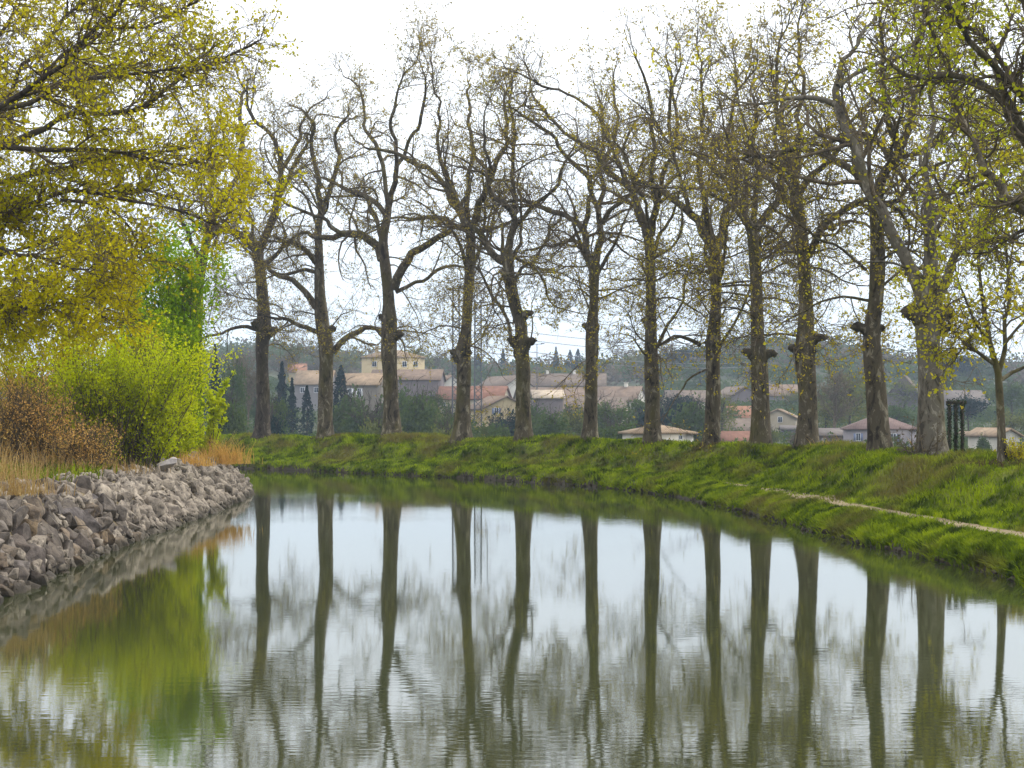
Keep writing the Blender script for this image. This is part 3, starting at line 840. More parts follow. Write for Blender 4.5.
row_tree(931, "thickest plane tree, pale limb leaning far left across its neighbour",
 [(932,447,38),(931,400,29),(930,370,27),(928,335,29),(928,310,30),(931,295,25),(931,260,16),(929,215,13),(931,190,11)],
 [[(927,306,22),(912,264,15),(898,240,14),(885,215,13),(875,195,12),(865,170,12),(855,145,12),(843,120,11),(835,104,11),(832,90,9),(838,78,8),(845,55,5)],
  [(834,104,8),(818,98,6),(800,98,5),(780,102,4)], [(838,86,6),(852,76,5),(870,68,5),(890,60,4)], [(936,300,14),(955,262,10),(975,236,8),(990,215,6),(1002,190,4)],
  [(930,196,9),(926,165,7),(935,135,6),(930,100,5),(938,65,4)], [(930,240,6),(945,215,5),(952,190,4),(965,170,3)]],
 112, bark="bark_pale", leaf="leaf_yellow", knobs=[(930,318,26,20),(926,318,26,-20),(934,335,18,14)], epi=55, nleaf=5500, n4=2600, droop=2, lsize=0.11, extra=3)
# young tree in front of the crest
c, s, i = offset_hit(1003, 5.1)
make_tree("young_tree", "slim young tree with thin yellow green leaves at the right edge", None, float(c[1]),
 [(1003,461,11),(1001,420,9),(999,385,8),(997,366,7),(991,350,6),(986,320,5),(981,290,4),(978,255,3)],
 [[(1001,380,5),(1015,371,4),(1032,365,3)], [(994,364,5),(975,350,4),(960,338,3),(945,318,2)], [(999,372,6),(1005,340,5),(1008,300,4),(1004,260,3),(1008,220,2)], [(990,345,4),(972,315,3),(962,285,2),(955,260,2)],
  [(1004,345,4),(1020,325,3),(1035,310,2)], [(979,258,3),(985,220,3),(982,185,2),(988,150,2)], [(1006,300,3),(1012,240,2),(1006,190,2),(1012,150,2)]], 113, zbase=float(bank_z(np.array(s), np.array(5.1))), leaf="leaf_yellow", bark="bark", n2=70, n3=520, n4=3000, nleaf=8500, lsize=0.10,
 len2=(0.8, 1.9), len3=(0.4, 1.0), len4=(0.2, 0.5), extra=0, droop=0, cat="tree", ext=(0.8, 1.8))
# brown litter and dry stalks round the feet of the row
g = MB()
for tx in (262, 326, 392, 462, 524, 590, 652, 711, 761, 806, 878, 931, 1003):
    c, s, i = offset_hit(tx, 5.2 if tx < 1000 else 5.1)
    a = rg.uniform(0, 6.283, 260); r_ = 0.45 + np.abs(rg.normal(size=260)) * 0.45
    oo = (5.2 if tx < 1000 else 5.1) + np.sin(a) * r_; ss = s + np.cos(a) * r_
    t_ = np.array([-RN[i][1], RN[i][0]])
    xy = c + np.outer(np.sin(a) * r_, RN[i]) + np.outer(np.cos(a) * r_, t_)
    pz = bank_z(ss, oo)
    g.add(*blades(np.c_[xy, pz], 0.16, .022, rg, 0.8))
tag(g.build("leaf_litter", M["litter"]), "brown litter around the feet of the plane trees", "litter", kind="stuff")
# big plane tree outside the right edge, its boughs hang into the picture
make_tree("plane_tree", "plane tree at the right edge with fresh bright leaves, limbs entering from the right", None, 33.0,
 [(1110,478,50),(1105,400,42),(1095,320,40),(1085,250,38),(1075,210,34),(1066,180,30)],
 [[(1066,190,26),(1040,155,22),(1022,130,18),(1008,108,14),(996,86,10),(998,60,7),(1010,30,5)], [(1006,106,10),(985,86,10),(960,79,9),(935,77,8),(915,77,7),(900,70,6),(886,60,5)],
  [(1040,150,12),(1030,100,10),(1010,70,8),(985,40,7),(960,20,6)], [(1070,200,12),(1045,185,9),(1030,190,7),(1015,205,5)], [(1010,-40,10),(960,-25,9),(930,-10,8),(924,5,8),(926,18,7),(933,32,6),(940,48,5)],
  [(1066,180,20),(1060,130,16),(1050,70,12),(1035,20,9),(1020,-30,7)], [(1075,230,10),(1040,225,7),(1015,235,5),(995,250,4)]],
 114, zbase=float(1.95), leaf="leaf_fresh", bark="bark", n2=120, n3=800, n4=4200, nleaf=9500, lsize=0.095, len2=(0.9, 2.1), len3=(0.5, 1.1), len4=(0.25, 0.6), extra=4, droop=0, ext=(0.5, 1.2), depth=0.4, r4=0.006, ws=0.36)

# left plane trees: trunks stand left of the frame, boughs sweep over the bank
LG = "plane trees overhanging the left bank"
make_tree("plane_tree", "big leafy plane tree on the left with long dark boughs sweeping right", LG, 30.0,
 [(-150,500,60),(-148,420,50),(-142,330,46),(-135,260,42),(-128,205,38)],
 [[(-130,215,30),(-60,180,20),(0,146,16),(25,132,12),(60,120,8),(120,112,8),(180,82,6),(222,60,5),(252,46,3)], [(-128,205,26),(-60,150,16),(-10,112,10),(40,80,7),(90,38,5),(120,0,4)],
  [(-132,240,20),(-50,226,14),(0,212,9),(45,201,7),(100,194,6),(140,191,5),(165,196,4),(185,200,3)], [(100,194,5),(150,205,4),(190,215,4),(215,222,3)], [(60,200,5),(100,204,5),(120,214,4),(140,240,3),(150,255,2)],
  [(-134,270,16),(-60,290,10),(0,305,6),(40,308,4)], [(-10,112,8),(40,100,7),(80,82,6),(130,77,5),(170,74,4)], [(-128,205,26),(-90,120,20),(-60,50,14),(-30,-10,9)],
  [(0,146,9),(50,150,7),(100,150,6),(140,158,5),(170,163,3)], [(-50,226,9),(10,250,6),(50,262,4),(80,268,3)], [(40,80,6),(70,50,5),(110,30,4),(160,20,4),(200,0,3)]],
 120, zbase=1.5, leaf="leaf_left", bark="bark_dark", twig="twig", n2=190, n3=1500, n4=8000, nleaf=125000, lsize=0.068, len2=(0.6, 1.6), len3=(0.35, 1.0), len4=(0.22, 0.6), extra=4, droop=0, ext=(0.5, 1.4), depth=0.5, upb=0.1, r4=0.006, wig=0.2, ws=0.34, thin=(4.5, 8.0, 0.42))
make_tree("plane_tree", "second leafy plane tree filling the left edge behind the big boughs", LG, 46.0,
 [(-110,470,34),(-108,400,30),(-104,320,28),(-98,260,26),(-92,210,22)],
 [[(-95,240,16),(-40,200,12),(10,180,9),(60,170,7),(110,160,5),(160,150,4),(185,146,3)], [(-95,215,16),(-50,150,12),(0,110,8),(50,85,6),(100,70,5),(150,60,4)], [(-98,270,12),(-40,265,9),(10,250,6),(60,240,5),(95,237,3)],
  [(-100,300,10),(-40,310,7),(10,300,5),(45,300,3)], [(-92,210,16),(-60,120,12),(-20,60,8),(10,20,5)], [(0,110,6),(40,50,5),(80,10,4),(120,-20,3)], [(10,250,4),(45,275,3),(70,285,3)]],
 121, zbase=1.5, leaf="leaf_left", bark="bark_dark", twig="twig", n2=180, n3=1300, n4=7000, nleaf=130000, lsize=0.10, len2=(1.0, 2.4), len3=(0.6, 1.5), len4=(0.3, 0.7), extra=4, droop=0, ext=(0.9, 2.0), depth=0.5, upb=0.1, r4=0.007, ws=0.36, thin=(7.5, 12.0, 0.4))

# ------------------------------------------------------------------ shrubs and reeds on the left bank
def shrub(name, label, cat, loc, hgt, wid, mat, stem, seed, nst=60, nleaf=9000, lsize=0.09, spread=0.35, tw=0.3, gap=0.1, jit=0.05, wg=0.07, group=None):
    rng = np.random.default_rng(seed)
    root = empty(name, loc); tag(root, label, cat, group)
    a = rng.uniform(0, 6.283, nst); rr = np.sqrt(rng.uniform(0, 1, nst)) * wid * 0.22
    p0 = np.stack([np.cos(a) * rr, np.sin(a) * rr, np.full(nst, -0.15)], 1)
    d = np.stack([np.cos(a) * spread * rng.uniform(0, 1.2, nst), np.sin(a) * spread * rng.uniform(0, 1.2, nst), np.ones(nst)], 1)
    P1 = walk(p0, d, hgt * rng.uniform(0.55, 1.05, nst), 9, wg, np.zeros((1, 3)), rng)
    R1 = np.full((nst, 1), 0.02) * np.linspace(1, .3, 9)[None]
    sm = MB(); sm.add(*tubes(P1, R1, 4))
    n3 = nst * 18
    p, dd, r, t = spawn(P1, R1, n3, rng, 0.08)
    P2 = walk(p, side_dirs(dd, rng, 25, 60, 0.2), rng.uniform(0.25, 0.8, n3) * wid * tw, 5, 0.15, np.array([[0, 0, .06]]), rng)
    R2 = np.full((n3, 1), 0.007) * np.linspace(1, .4, 5)[None]
    sm.add(*tubes(P2, R2, 3))
    sm.build("stems", M[stem], root)
    pl, dl, rl, tl = spawn(P2, R2, nleaf, rng, 0.1)
    dens = vnoise(pl[:, 0] * 1.5 + seed, pl[:, 2] * 1.3 + pl[:, 1], seed)
    pl = pl[dens > rng.uniform(-0.6, gap, nleaf)]
    lm = MB(); lm.add(*leaf_quads(pl + rng.normal(size=pl.shape) * jit, lsize, rng)); lm.build("foliage", M[mat], root)
    return root
def left_at(px, D, z=1.5):
    return ((px - HX) * D / F, D, z)
shrub("lime_shrub", "broad lime green bush with tiny leaves on top of the stone bank", "bush", left_at(120, 51), 4.2, 5.4, "leaf_lime", "twig", 201, 140, 66000, 0.08, 0.27, 0.3, 0.15, 0.10)
shrub("lime_shrub", "smaller lime green bush tucked against the right of the bigger one", "bush", left_at(168, 58), 2.4, 2.6, "leaf_lime", "twig", 202, 70, 24000, 0.085, 0.25, 0.3, 0.1, 0.09)
shrub("olive_shrub", "olive yellow bush with dark base left of the lime bush", "bush", left_at(48, 54), 5.2, 5.4, "leaf_left", "bark_dark", 203, 70, 34000, 0.09, 0.42, 0.3, 0.1, 0.10)
shrub("young_poplar", "tall narrow tree in fresh green leaf behind the lime bush", "poplar", left_at(175, 62, 1.5), 8.9, 3.0, "leaf_green", "bark_dark", 204, 46, 40000, 0.12, 0.10, 0.30, -0.05, 0.20, 0.025)
shrub("young_poplar", "thin green sapling leaning out right of the tall narrow tree", "sapling", left_at(206, 63, 1.4), 3.6, 1.2, "leaf_lime", "bark_dark", 205, 12, 5500, 0.12, 0.22)
shrub("young_poplar", "green leafy sapling rising between the lime bush and the narrow tree", "sapling", left_at(146, 60, 1.5), 6.6, 2.6, "leaf_green", "bark_dark", 206, 34, 22000, 0.11, 0.13, 0.34, -0.05, 0.18, 0.03)

def reed(label, loc, hgt, wid, N, seed, mat="dry", bw=0.012, lean=0.28):
    rng = np.random.default_rng(seed)
    o = rng.normal(size=(N, 3)) * wid * 0.30; o[:, 2] = 0
    hh = hgt * (0.35 + 0.65 * rng.uniform(0, 1, N)) * (1 - 0.35 * np.minimum(1, np.linalg.norm(o, axis=1) / wid))
    m = MB(); m.add(*blades(o, hh, bw, rng, lean))
    ob = m.build("reed_clump", M[mat]); ob.location = loc
    return tag(ob, label, "reeds", kind="stuff")
reed("tall tan reed clump at the left edge above the stones", left_at(2, 39, 1.45), 1.2, 2.0, 260, 301, "dry", 0.009)
reed("tan reed clump standing beside the olive bush", left_at(34, 45, 1.45), 1.4, 2.4, 260, 302, "dry", 0.009)
reed("russet reed clump behind the other reeds, near the left edge", left_at(14, 49, 1.5), 2.6, 3.2, 500, 303, "dry_red", 0.009)
reed("short yellowish reed clump at the foot of the olive bush", left_at(70, 45, 1.45), 0.8, 2.2, 220, 304, "dry", 0.009)
reed("low tan reed tuft right on the edge of the stone bank", left_at(15, 33, 1.45), 0.7, 1.4, 300, 305, "dry", 0.007)
reed("russet dry grass tuft on the tip of the stone bank", left_at(222, 62, 1.25), 1.3, 1.6, 600, 306, "dry_red", 0.010, 0.4)
reed("low straw tuft in front of the lime bush", left_at(112, 47, 1.42), 0.6, 1.8, 300, 307, "dry", 0.008)
reed("small russet tuft beside the pale stone block", left_at(192, 56, 1.35), 0.7, 1.4, 300, 308, "dry_red", 0.009)
shrub("twiggy_shrub", "brown leafless thicket rising behind the reeds at the left edge", "shrub", left_at(12, 46), 2.6, 4.2, "dry_red", "twig", 212, 130, 15000, 0.055, 0.40, 0.3, 0.1, 0.08)
shrub("twiggy_shrub", "small russet thicket between the reeds and the lime bush", "shrub", left_at(84, 46), 1.5, 2.6, "dry_red", "twig", 213, 60, 6000, 0.05, 0.45, 0.3, 0.1, 0.08)
g = MB()
N = 26000
iN = rg.choice(np.where((LEFT[:, 1] > 20) & (LEFT[:, 1] < 72))[0], N)
oN = rg.uniform(1.9, 12, N)
pN = np.concatenate([LEFT[iN] + LN[iN] * oN[:, None] + rg.normal(size=(N, 2)) * .15, left_z(LS[iN], oN)[:, None]], 1)
dn = vnoise(LS[iN] * 0.5, oN * 0.7, 71) > -0.15
g.add(*blades(pN[dn], 0.32, .02, rg, 0.5))
tag(g.build("left_bank_grass", M["grass"]), "rough grass on the top of the stone bank", "grass", kind="stuff")

# ------------------------------------------------------------------ stone bank
def rock_mesh(seed):
    rng = np.random.default_rng(seed)
    import bmesh
    bm = bmesh.new()
    pts = rng.normal(size=(12, 3)); pts = unit(pts) * rng.uniform(0.8, 1.08, (12, 1))
    for p in pts: bm.verts.new(p)
    bmesh.ops.convex_hull(bm, input=bm.verts[:])
    for v_ in [v_ for v_ in bm.verts if not v_.link_faces]: bm.verts.remove(v_)
    bmesh.ops.bevel(bm, geom=bm.edges[:], offset=0.045, segments=1, affect='EDGES', profile=0.6)
    bmesh.ops.triangulate(bm, faces=bm.faces[:])
    bmesh.ops.subdivide_edges(bm, edges=bm.edges[:], cuts=1, use_grid_fill=True)
    for v_ in bm.verts:
        c = v_.co
        nn = float(vnoise(np.array(c.x * 2.2 + seed), np.array(c.y * 2.2 + c.z * 1.7), seed)) + 0.5 * float(vnoise(np.array(c.x * 5 + seed), np.array(c.z * 5 + c.y * 3), seed + 9))
        v_.co = c * (1 + 0.22 * nn)
    me = bpy.data.meshes.new("bank_stone"); bm.to_mesh(me); bm.free()
    me.materials.append(M["rock"])
    return me
ROCKS = [rock_mesh(400 + k) for k in range(14)]
RG_ROCK = "rough stones piled along the left bank"
RL = "rough grey brown stone in the piled stone bank on the left"
cand = []
rr = np.random.default_rng(77)
for row, (o0, z0) in enumerate([(0.02, 0.02), (0.22, 0.28), (0.44, 0.54), (0.67, 0.80), (0.92, 1.04), (1.25, 1.18), (1.7, 1.28), (2.15, 1.33)]):
    s = LS[np.argmin(np.abs(LEFT[:, 1] - 23))] + rr.uniform(0, .5)
    s_end = LS[np.argmin(np.hypot(LEFT[:, 0] + 16, LEFT[:, 1] - 71.6))]
    while s < s_end:
        sz = rr.uniform(0.20, 0.47) * (0.8 if row >= 6 else 1.0) * (0.8 if row == 0 else 1)
        i = int(np.searchsorted(LS, s)); i = min(i, len(LS) - 1)
        o = o0 + rr.uniform(-.1, .1)
        xy = LEFT[i] + LN[i] * o
        cand.append((xy[0], xy[1], z0 + rr.uniform(-.08, .08), sz, row, i))
        s += sz * rr.uniform(1.25, 1.6)
first = None
cnt = 0
filler = MB()
cand.sort(key=lambda c: c[1])
for (x, y, z, sz, row, i) in cand:
    me = ROCKS[int(rr.integers(14))]
    nrm = math.atan2(LN[i][1], LN[i][0])
    rot = (R(rr.uniform(-35, 35)), R(rr.uniform(-30, 30)), nrm + R(rr.uniform(-30, 30)))
    scl = (sz * rr.uniform(.6, .9), sz * rr.uniform(.8, 1.3), sz * rr.uniform(.65, 1.15)); z = z - 0.05
    if cnt < 299:
        o = bpy.data.objects.new("bank_stone", me)
        COL.objects.link(o)
        o.location = (x, y, z); o.rotation_euler = rot; o.scale = scl
        tag(o, RL, "stone", RG_ROCK)
        cnt += 1
    else:
        vv = np.array([v_.co[:] for v_ in me.vertices]) * np.array(scl)
        mat = np.array(Matrix.Rotation(rot[2], 3, 'Z') @ Matrix.Rotation(rot[0], 3, 'X'))
        filler.add(vv @ mat.T + np.array([x, y, z]), None, np.array([p.vertices[:] for p in me.polygons]))
# small stones that chink the gaps and lie along the waterline
for k in range(1700):
    i = int(rr.choice(np.where((LEFT[:, 1] > 23) & (LEFT[:, 1] < 69))[0]))
    o = rr.choice([rr.uniform(-0.2, 0.15), rr.uniform(0.1, 2.2)])
    z = float(np.interp(o, L_O, L_Z)) + rr.uniform(0.02, .16)
    me = ROCKS[int(rr.integers(14))]
    vv = np.array([v_.co[:] for v_ in me.vertices]) * (rr.uniform(0.05, 0.2) * rr.uniform(.7, 1.2, 3))
    xy = LEFT[i] + LN[i] * o
    filler.add(vv + np.array([xy[0], xy[1], z]), None, np.array([p.vertices[:] for p in me.polygons]))
tag(filler.build("stone_rubble", M["rock"]), "small rubble filling the gaps of the stone bank", "rubble", kind="stuff")
# dark wet stones along the foot of the far bank
g = MB()
for k in range(260):
    i = int(rr.choice(np.where((RIGHT[:, 1] > 26) & (RIGHT[:, 0] > -20))[0]))
    o = rr.uniform(-0.12, 0.10) + float(edge_jit(np.array(RS[i])))
    me = ROCKS[int(rr.integers(14))]
    vv = np.array([v_.co[:] for v_ in me.vertices]) * (rr.uniform(0.03, 0.10) * rr.uniform(.7, 1.3, 3))
    xy = RIGHT[i] + RN[i] * o
    g.add(vv + np.array([xy[0], xy[1], rr.uniform(-.02, .12)]), None, np.array([p.vertices[:] for p in me.polygons]))
tag(g.build("waterline_rubble", M["mud"]), "dark wet rubble along the foot of the grass bank", "rubble", kind="stuff")
# pale block by the lime bush
me = ROCKS[9].copy(); me.materials.clear(); me.materials.append(M["pale_stone"])
o = bpy.data.objects.new("stone_block", me); COL.objects.link(o)
o.location = left_at(167, 50.0, 1.58); o.scale = (0.40, 0.32, 0.30); o.rotation_euler = (0.2, 0.1, 0.4)
tag(o, "single pale pinkish stone block in front of the lime bush", "stone")

# ------------------------------------------------------------------ houses of the village
def house(label, px0, px1, eave, ridge, D, kind, wallc, roofc, yaw=0, depth=7.0, wins=(), chim=(), name="house", cat="house", shutter=None, ov=0.35):
    mpp = D / F
    W = (px1 - px0) * mpp / max(math.cos(R(yaw)), 0.6)
    cx = ((px0 + px1) / 2 - HX) * mpp
    ze = CAMH - (eave - HY) * mpp
    zr = CAMH - (ridge - HY) * mpp
    zb = float(land_z(cx, D)) - 0.6
    root = empty(name, (cx, D + depth / 2, zb), R(yaw)); tag(root, label, cat)
    h, hr = ze - zb, zr - zb
    hw, hd = W / 2, depth / 2
    wm = wall_mat(wallc); rm = roof_mat(roofc)
    w_ = MB(); r_ = MB(); th = 0.22
    if kind == 'gable':                                     # gable end faces the canal
        v = [(-hw,-hd,0),(hw,-hd,0),(hw,hd,0),(-hw,hd,0),(-hw,-hd,h),(hw,-hd,h),(hw,hd,h),(-hw,hd,h),(0,-hd,hr),(0,hd,hr)]
        w_.add(v, [(0,1,5,4),(1,2,6,5),(2,3,7,6),(3,0,4,7)], [(4,5,8),(6,7,9)])
        sl = (hr - h) / hw; ox = hw + ov; ze2 = h - ov * sl
        for sg in (-1, 1):
            a = [(0,-hd-ov,hr+.03),(sg*ox,-hd-ov,ze2+.03),(sg*ox,hd+ov,ze2+.03),(0,hd+ov,hr+.03)]
            b = [(p[0],p[1],p[2]+th) for p in a]
            r_.add(a + b, [(0,1,2,3),(4,7,6,5),(0,4,5,1),(1,5,6,2),(2,6,7,3),(3,7,4,0)])
    elif kind == 'side':                                    # eaves face the canal
        v = [(-hw,-hd,0),(hw,-hd,0),(hw,hd,0),(-hw,hd,0),(-hw,-hd,h),(hw,-hd,h),(hw,hd,h),(-hw,hd,h),(-hw,0,hr),(hw,0,hr)]
        w_.add(v, [(0,1,5,4),(1,2,6,5),(2,3,7,6),(3,0,4,7)], [(5,6,9),(7,4,8)])
        sl = (hr - h) / hd; oy = hd + ov; ze2 = h - ov * sl
        for sg in (-1, 1):
            a = [(-hw-ov,0,hr+.03),(-hw-ov,sg*oy,ze2+.03),(hw+ov,sg*oy,ze2+.03),(hw+ov,0,hr+.03)]
            b = [(p[0],p[1],p[2]+th) for p in a]
            r_.add(a + b, [(0,1,2,3),(4,7,6,5),(0,4,5,1),(1,5,6,2),(2,6,7,3),(3,7,4,0)])
    else:                                                   # hipped
        w_.box(-hw, hw, -hd, hd, 0, h)
        rl = max(hw - hd, 0.3); ox, oy = hw + ov, hd + ov
        a = [(-ox,-oy,h+.02),(ox,-oy,h+.02),(ox,oy,h+.02),(-ox,oy,h+.02),(-ox,-oy,h+.2),(ox,-oy,h+.2),(ox,oy,h+.2),(-ox,oy,h+.2),(-rl,0,hr+.2),(rl,0,hr+.2)]
        r_.add(a, [(0,3,2,1),(0,1,5,4),(1,2,6,5),(2,3,7,6),(3,0,4,7),(4,5,9,8),(6,7,8,9)], [(5,6,9),(7,4,8)])
    w_.build("wall", wm, root)
    rf = r_.build("roof", rm, root)
    for c_ in chim:
        x = ((c_ - (px0 + px1) / 2)) * mpp
        k_ = MB(); k_.box(x-.35, x+.35, -.3, .3, hr - 0.8, hr + 0.9); k_.box(x-.45, x+.45, -.4, .4, hr + 0.9, hr + 1.05)
        k_.build("chimney", wm, rf)
    for wn in wins:
        px, py, ww, wh = wn[:4]
        x = (px - (px0 + px1) / 2) * mpp / max(math.cos(R(yaw)), 0.6); z = CAMH - (py - HY) * mpp - zb
        a, b = ww * mpp / 2, wh * mpp / 2
        fr = MB(); y0 = -hd
        t = max(0.06, a * .18)
        fr.box(x-a-t, x+a+t, y0-.07, y0+.02, z+b, z+b+t); fr.box(x-a-t, x+a+t, y0-.12, y0+.02, z-b-t, z-b)
        fr.box(x-a-t, x-a, y0-.07, y0+.02, z-b, z+b); fr.box(x+a, x+a+t, y0-.07, y0+.02, z-b, z+b); fr.box(x-t*.3, x+t*.3, y0-.05, y0+.02, z-b, z+b)
        f_ = fr.build("window", M["shutter_white"], root)
        MB().box(x-a, x+a, y0-.02, y0+.03, z-b, z+b).build("pane", M["glass"], f_)
        if shutter:
            for sg in (-1, 1):
                xc = x + sg * (a + t + a * .55)
                MB().box(xc-a*.5, xc+a*.5, y0-.09, y0-.01, z-b, z+b).build("shutter", M[shutter], f_)
    return root
CREAM, WHITE, BEIGE, GREY, MAUVE, STONE = (0.46, 0.37, 0.22), (0.58, 0.54, 0.47), (0.40, 0.34, 0.25), (0.21, 0.195, 0.195), (0.175, 0.145, 0.145), (0.20, 0.175, 0.145)
T_OR, T_TAN, T_BR, T_MV, T_RED, T_GR = (0.29, 0.145, 0.085), (0.28, 0.205, 0.135), (0.19, 0.137, 0.10), (0.165, 0.128, 0.10), (0.20, 0.10, 0.068), (0.16, 0.138, 0.125)
house("little house with a bright orange roof among the dark firs", 287, 304, 372, 364, 430, 'side', CREAM, T_OR, 8)
house("low grey house with a long tan roof behind the second tall trunk", 296, 332, 384, 371, 340, 'side', GREY, T_TAN, -6, wins=[(304,390,4,5),(318,390,4,5)])
house("tall cream manor block with a flat hipped roof above the other roofs", 360, 422, 358, 350, 345, 'hip', CREAM, T_TAN, 6, 10, wins=[(372,364,4,5),(402,364,4,5),(413,364,4,5)], chim=(375,))
house("big mauve grey stone barn with a blank wall below the cream manor", 372, 441, 380, 370, 305, 'side', MAUVE, T_BR, -4, 9)
house("grey stone house with white shutters beside the dark cypress", 344, 382, 385, 374, 275, 'side', STONE, T_TAN, -10, 7, wins=[(353.5,393,3,9),(363,393,3,9)], shutter="shutter_white")
house("small white house with its gable to the canal, left of the lattice mast", 436, 456, 384, 376, 350, 'gable', WHITE, T_BR, 20, 8)
house("house with a wide brick red roof between the two lattice masts", 440, 506, 399, 387, 285, 'side', BEIGE, T_RED, -12, 8, wins=[(448,405,4,5)])
house("white house with a tall plain gable beside the S-bent trunk", 488, 520, 388, 376, 360, 'gable', WHITE, T_MV, 25, 16, wins=[(511,387,3,4)])
house("long white row house under a mauve brown roof, behind the S-bent trunk", 522, 606, 386, 374, 385, 'side', WHITE, T_MV, -3, 9, chim=(548, 575))
house("cream house with a single blue shuttered window in its gable", 474, 520, 409, 397, 240, 'gable', CREAM, T_BR, 18, 9, wins=[(487,411,4,6)], shutter="shutter_blue")
house("wide brown roofed barn in the middle of the village", 518, 590, 402, 388, 315, 'side', BEIGE, T_BR, 9, 11)
house("low dark brown roofed farm building nearest behind the cypresses' view line", 536, 628, 414, 398, 285, 'side', BEIGE, T_MV, -9, 11, wins=[(560,419,3,4)])
house("pale roofed lean-to between the brown village roofs", 533, 562, 398, 391, 268, 'side', MAUVE, (0.45, 0.37, 0.28), 4, 5)
house("brown roofed house with white gable end left of the shed", 598, 642, 401, 387, 340, 'side', WHITE, T_BR, -22, 9, chim=(628,))
house("mauve roofed terrace on the slope above the shed", 668, 708, 402, 391, 340, 'side', BEIGE, T_MV, 5, 9)
house("low white shed with a flat tan hipped roof right behind the grass bank", 631, 689, 434.5, 427, 140, 'hip', WHITE, T_TAN, 10, 5, wins=[(676,437.5,3,3)], name="shed", cat="shed")
house("white walled house under an orange brown roof between two trunks", 731, 758, 418, 407, 310, 'side', WHITE, T_OR, -8, 9)
house("grey house with a mauve roof below the orange brown one", 727, 755, 432, 420, 255, 'side', GREY, T_MV, -14, 8)
house("lowest house with a red roof just above the grass bank", 725, 755, 444, 433, 215, 'side', MAUVE, T_RED, -10, 7)
house("beige two storey house with its gable to the canal", 768, 801, 418, 410, 255, 'gable', BEIGE, T_TAN, -14, 9, wins=[(787,419.5,4,5),(779,434,3,4)])
house("small mauve annex in front of the beige gabled house", 784, 806, 430, 427, 243, 'side', (0.20, 0.17, 0.22), T_GR, -5, 4, wins=[(791,435,3,3)])
house("mauve house with a steep gable below the dark pines", 722, 756, 398, 387, 345, 'gable', MAUVE, T_MV, 15, 10)
house("grey brown long roof beneath the dark pines", 757, 806, 396, 385, 350, 'side', GREY, T_BR, 3, 10, chim=(772,))
house("long low grey building seen under the pale tree", 812, 858, 436, 430, 205, 'side', MAUVE, T_GR, 4, 6, wins=[(822,441,3,5)])
house("grey lilac house with a hipped red grey roof and dark windows", 852, 919, 430, 417, 195, 'hip', (0.27, 0.245, 0.25), (0.18, 0.125, 0.11), -8, 7, wins=[(863,437,4,7),(897,438,5,8),(909,446,3,5)], shutter="shutter_blue")
house("mauve gabled house high behind the thickest trunk", 898, 928, 395, 376, 330, 'gable', MAUVE, T_MV, -18, 12)
house("house under a grey roof to the right of the thickest trunk", 945, 986, 403, 391, 320, 'side', GREY, T_GR, 6, 8)
house("little tan roofed house half hidden by a dark bush", 967, 992, 440, 433, 230, 'side', BEIGE, T_TAN, -6, 6)
house("bright white house end beside the slim young tree", 992, 1014, 436, 430, 175, 'gable', WHITE, T_TAN, 12, 7, wins=[(999,444,3,5)])

# ------------------------------------------------------------------ background trees
TRUNKS = [262, 326, 392, 462, 524, 590, 652, 711, 761, 806, 878, 931, 1003]
ORD = ["first", "second", "third", "fourth", "fifth", "sixth", "seventh", "eighth", "ninth", "tenth", "eleventh", "twelfth", "thirteenth"]
def bg_cloud(rng, kind, H, W, n):
    """leaf clumps of a distant crown, in a H high, W wide shape"""
    if kind == 'cypress':
        t = rng.uniform(0.02, 1, n) ** 0.9
        prof = np.interp(t, [0, .12, .4, .8, 1], [.55, .95, 1, .55, .03])
        a = rng.uniform(0, 6.283, n); r = W / 2 * prof * np.sqrt(rng.uniform(.25, 1, n)) * (1 + .25 * np.sin(a * 3 + t * 9))
        return np.stack([np.cos(a) * r, np.sin(a) * r, t * H], 1)
    if kind == 'fir':
        t = rng.uniform(0.06, 1, n)
        prof = (1 - t) * (0.72 + 0.28 * np.sin(t * 40)) + 0.02
        a = rng.uniform(0, 6.283, n); r = W / 2 * prof * np.sqrt(rng.uniform(.1, 1, n)) * (1 + .3 * np.sin(a * 4 + t * 13))
        return np.stack([np.cos(a) * r, np.sin(a) * r, t * H], 1)
    nc = 26
    c = rng.normal(size=(nc, 3)); c = unit(c) * (rng.uniform(.2, 1, (nc, 1)) ** .5)
    if kind == 'pine': sc, zc = np.array([W * .42, W * .42, H * .18]), H * .78
    elif kind == 'bush': sc, zc = np.array([W * .4, W * .4, H * .38]), H * .48
    else: sc, zc = np.array([W * .40, W * .40, H * .34]), H * .60
    c = c * sc + np.array([0, 0, zc])
    k = rng.integers(0, nc, n)
    p = c[k] + rng.normal(size=(n, 3)) * (W * .085) * rng.uniform(.6, 1.5, nc)[k][:, None]
    p[:, 2] = np.maximum(p[:, 2], 0.05 * H)
    return p
PROTO = {}
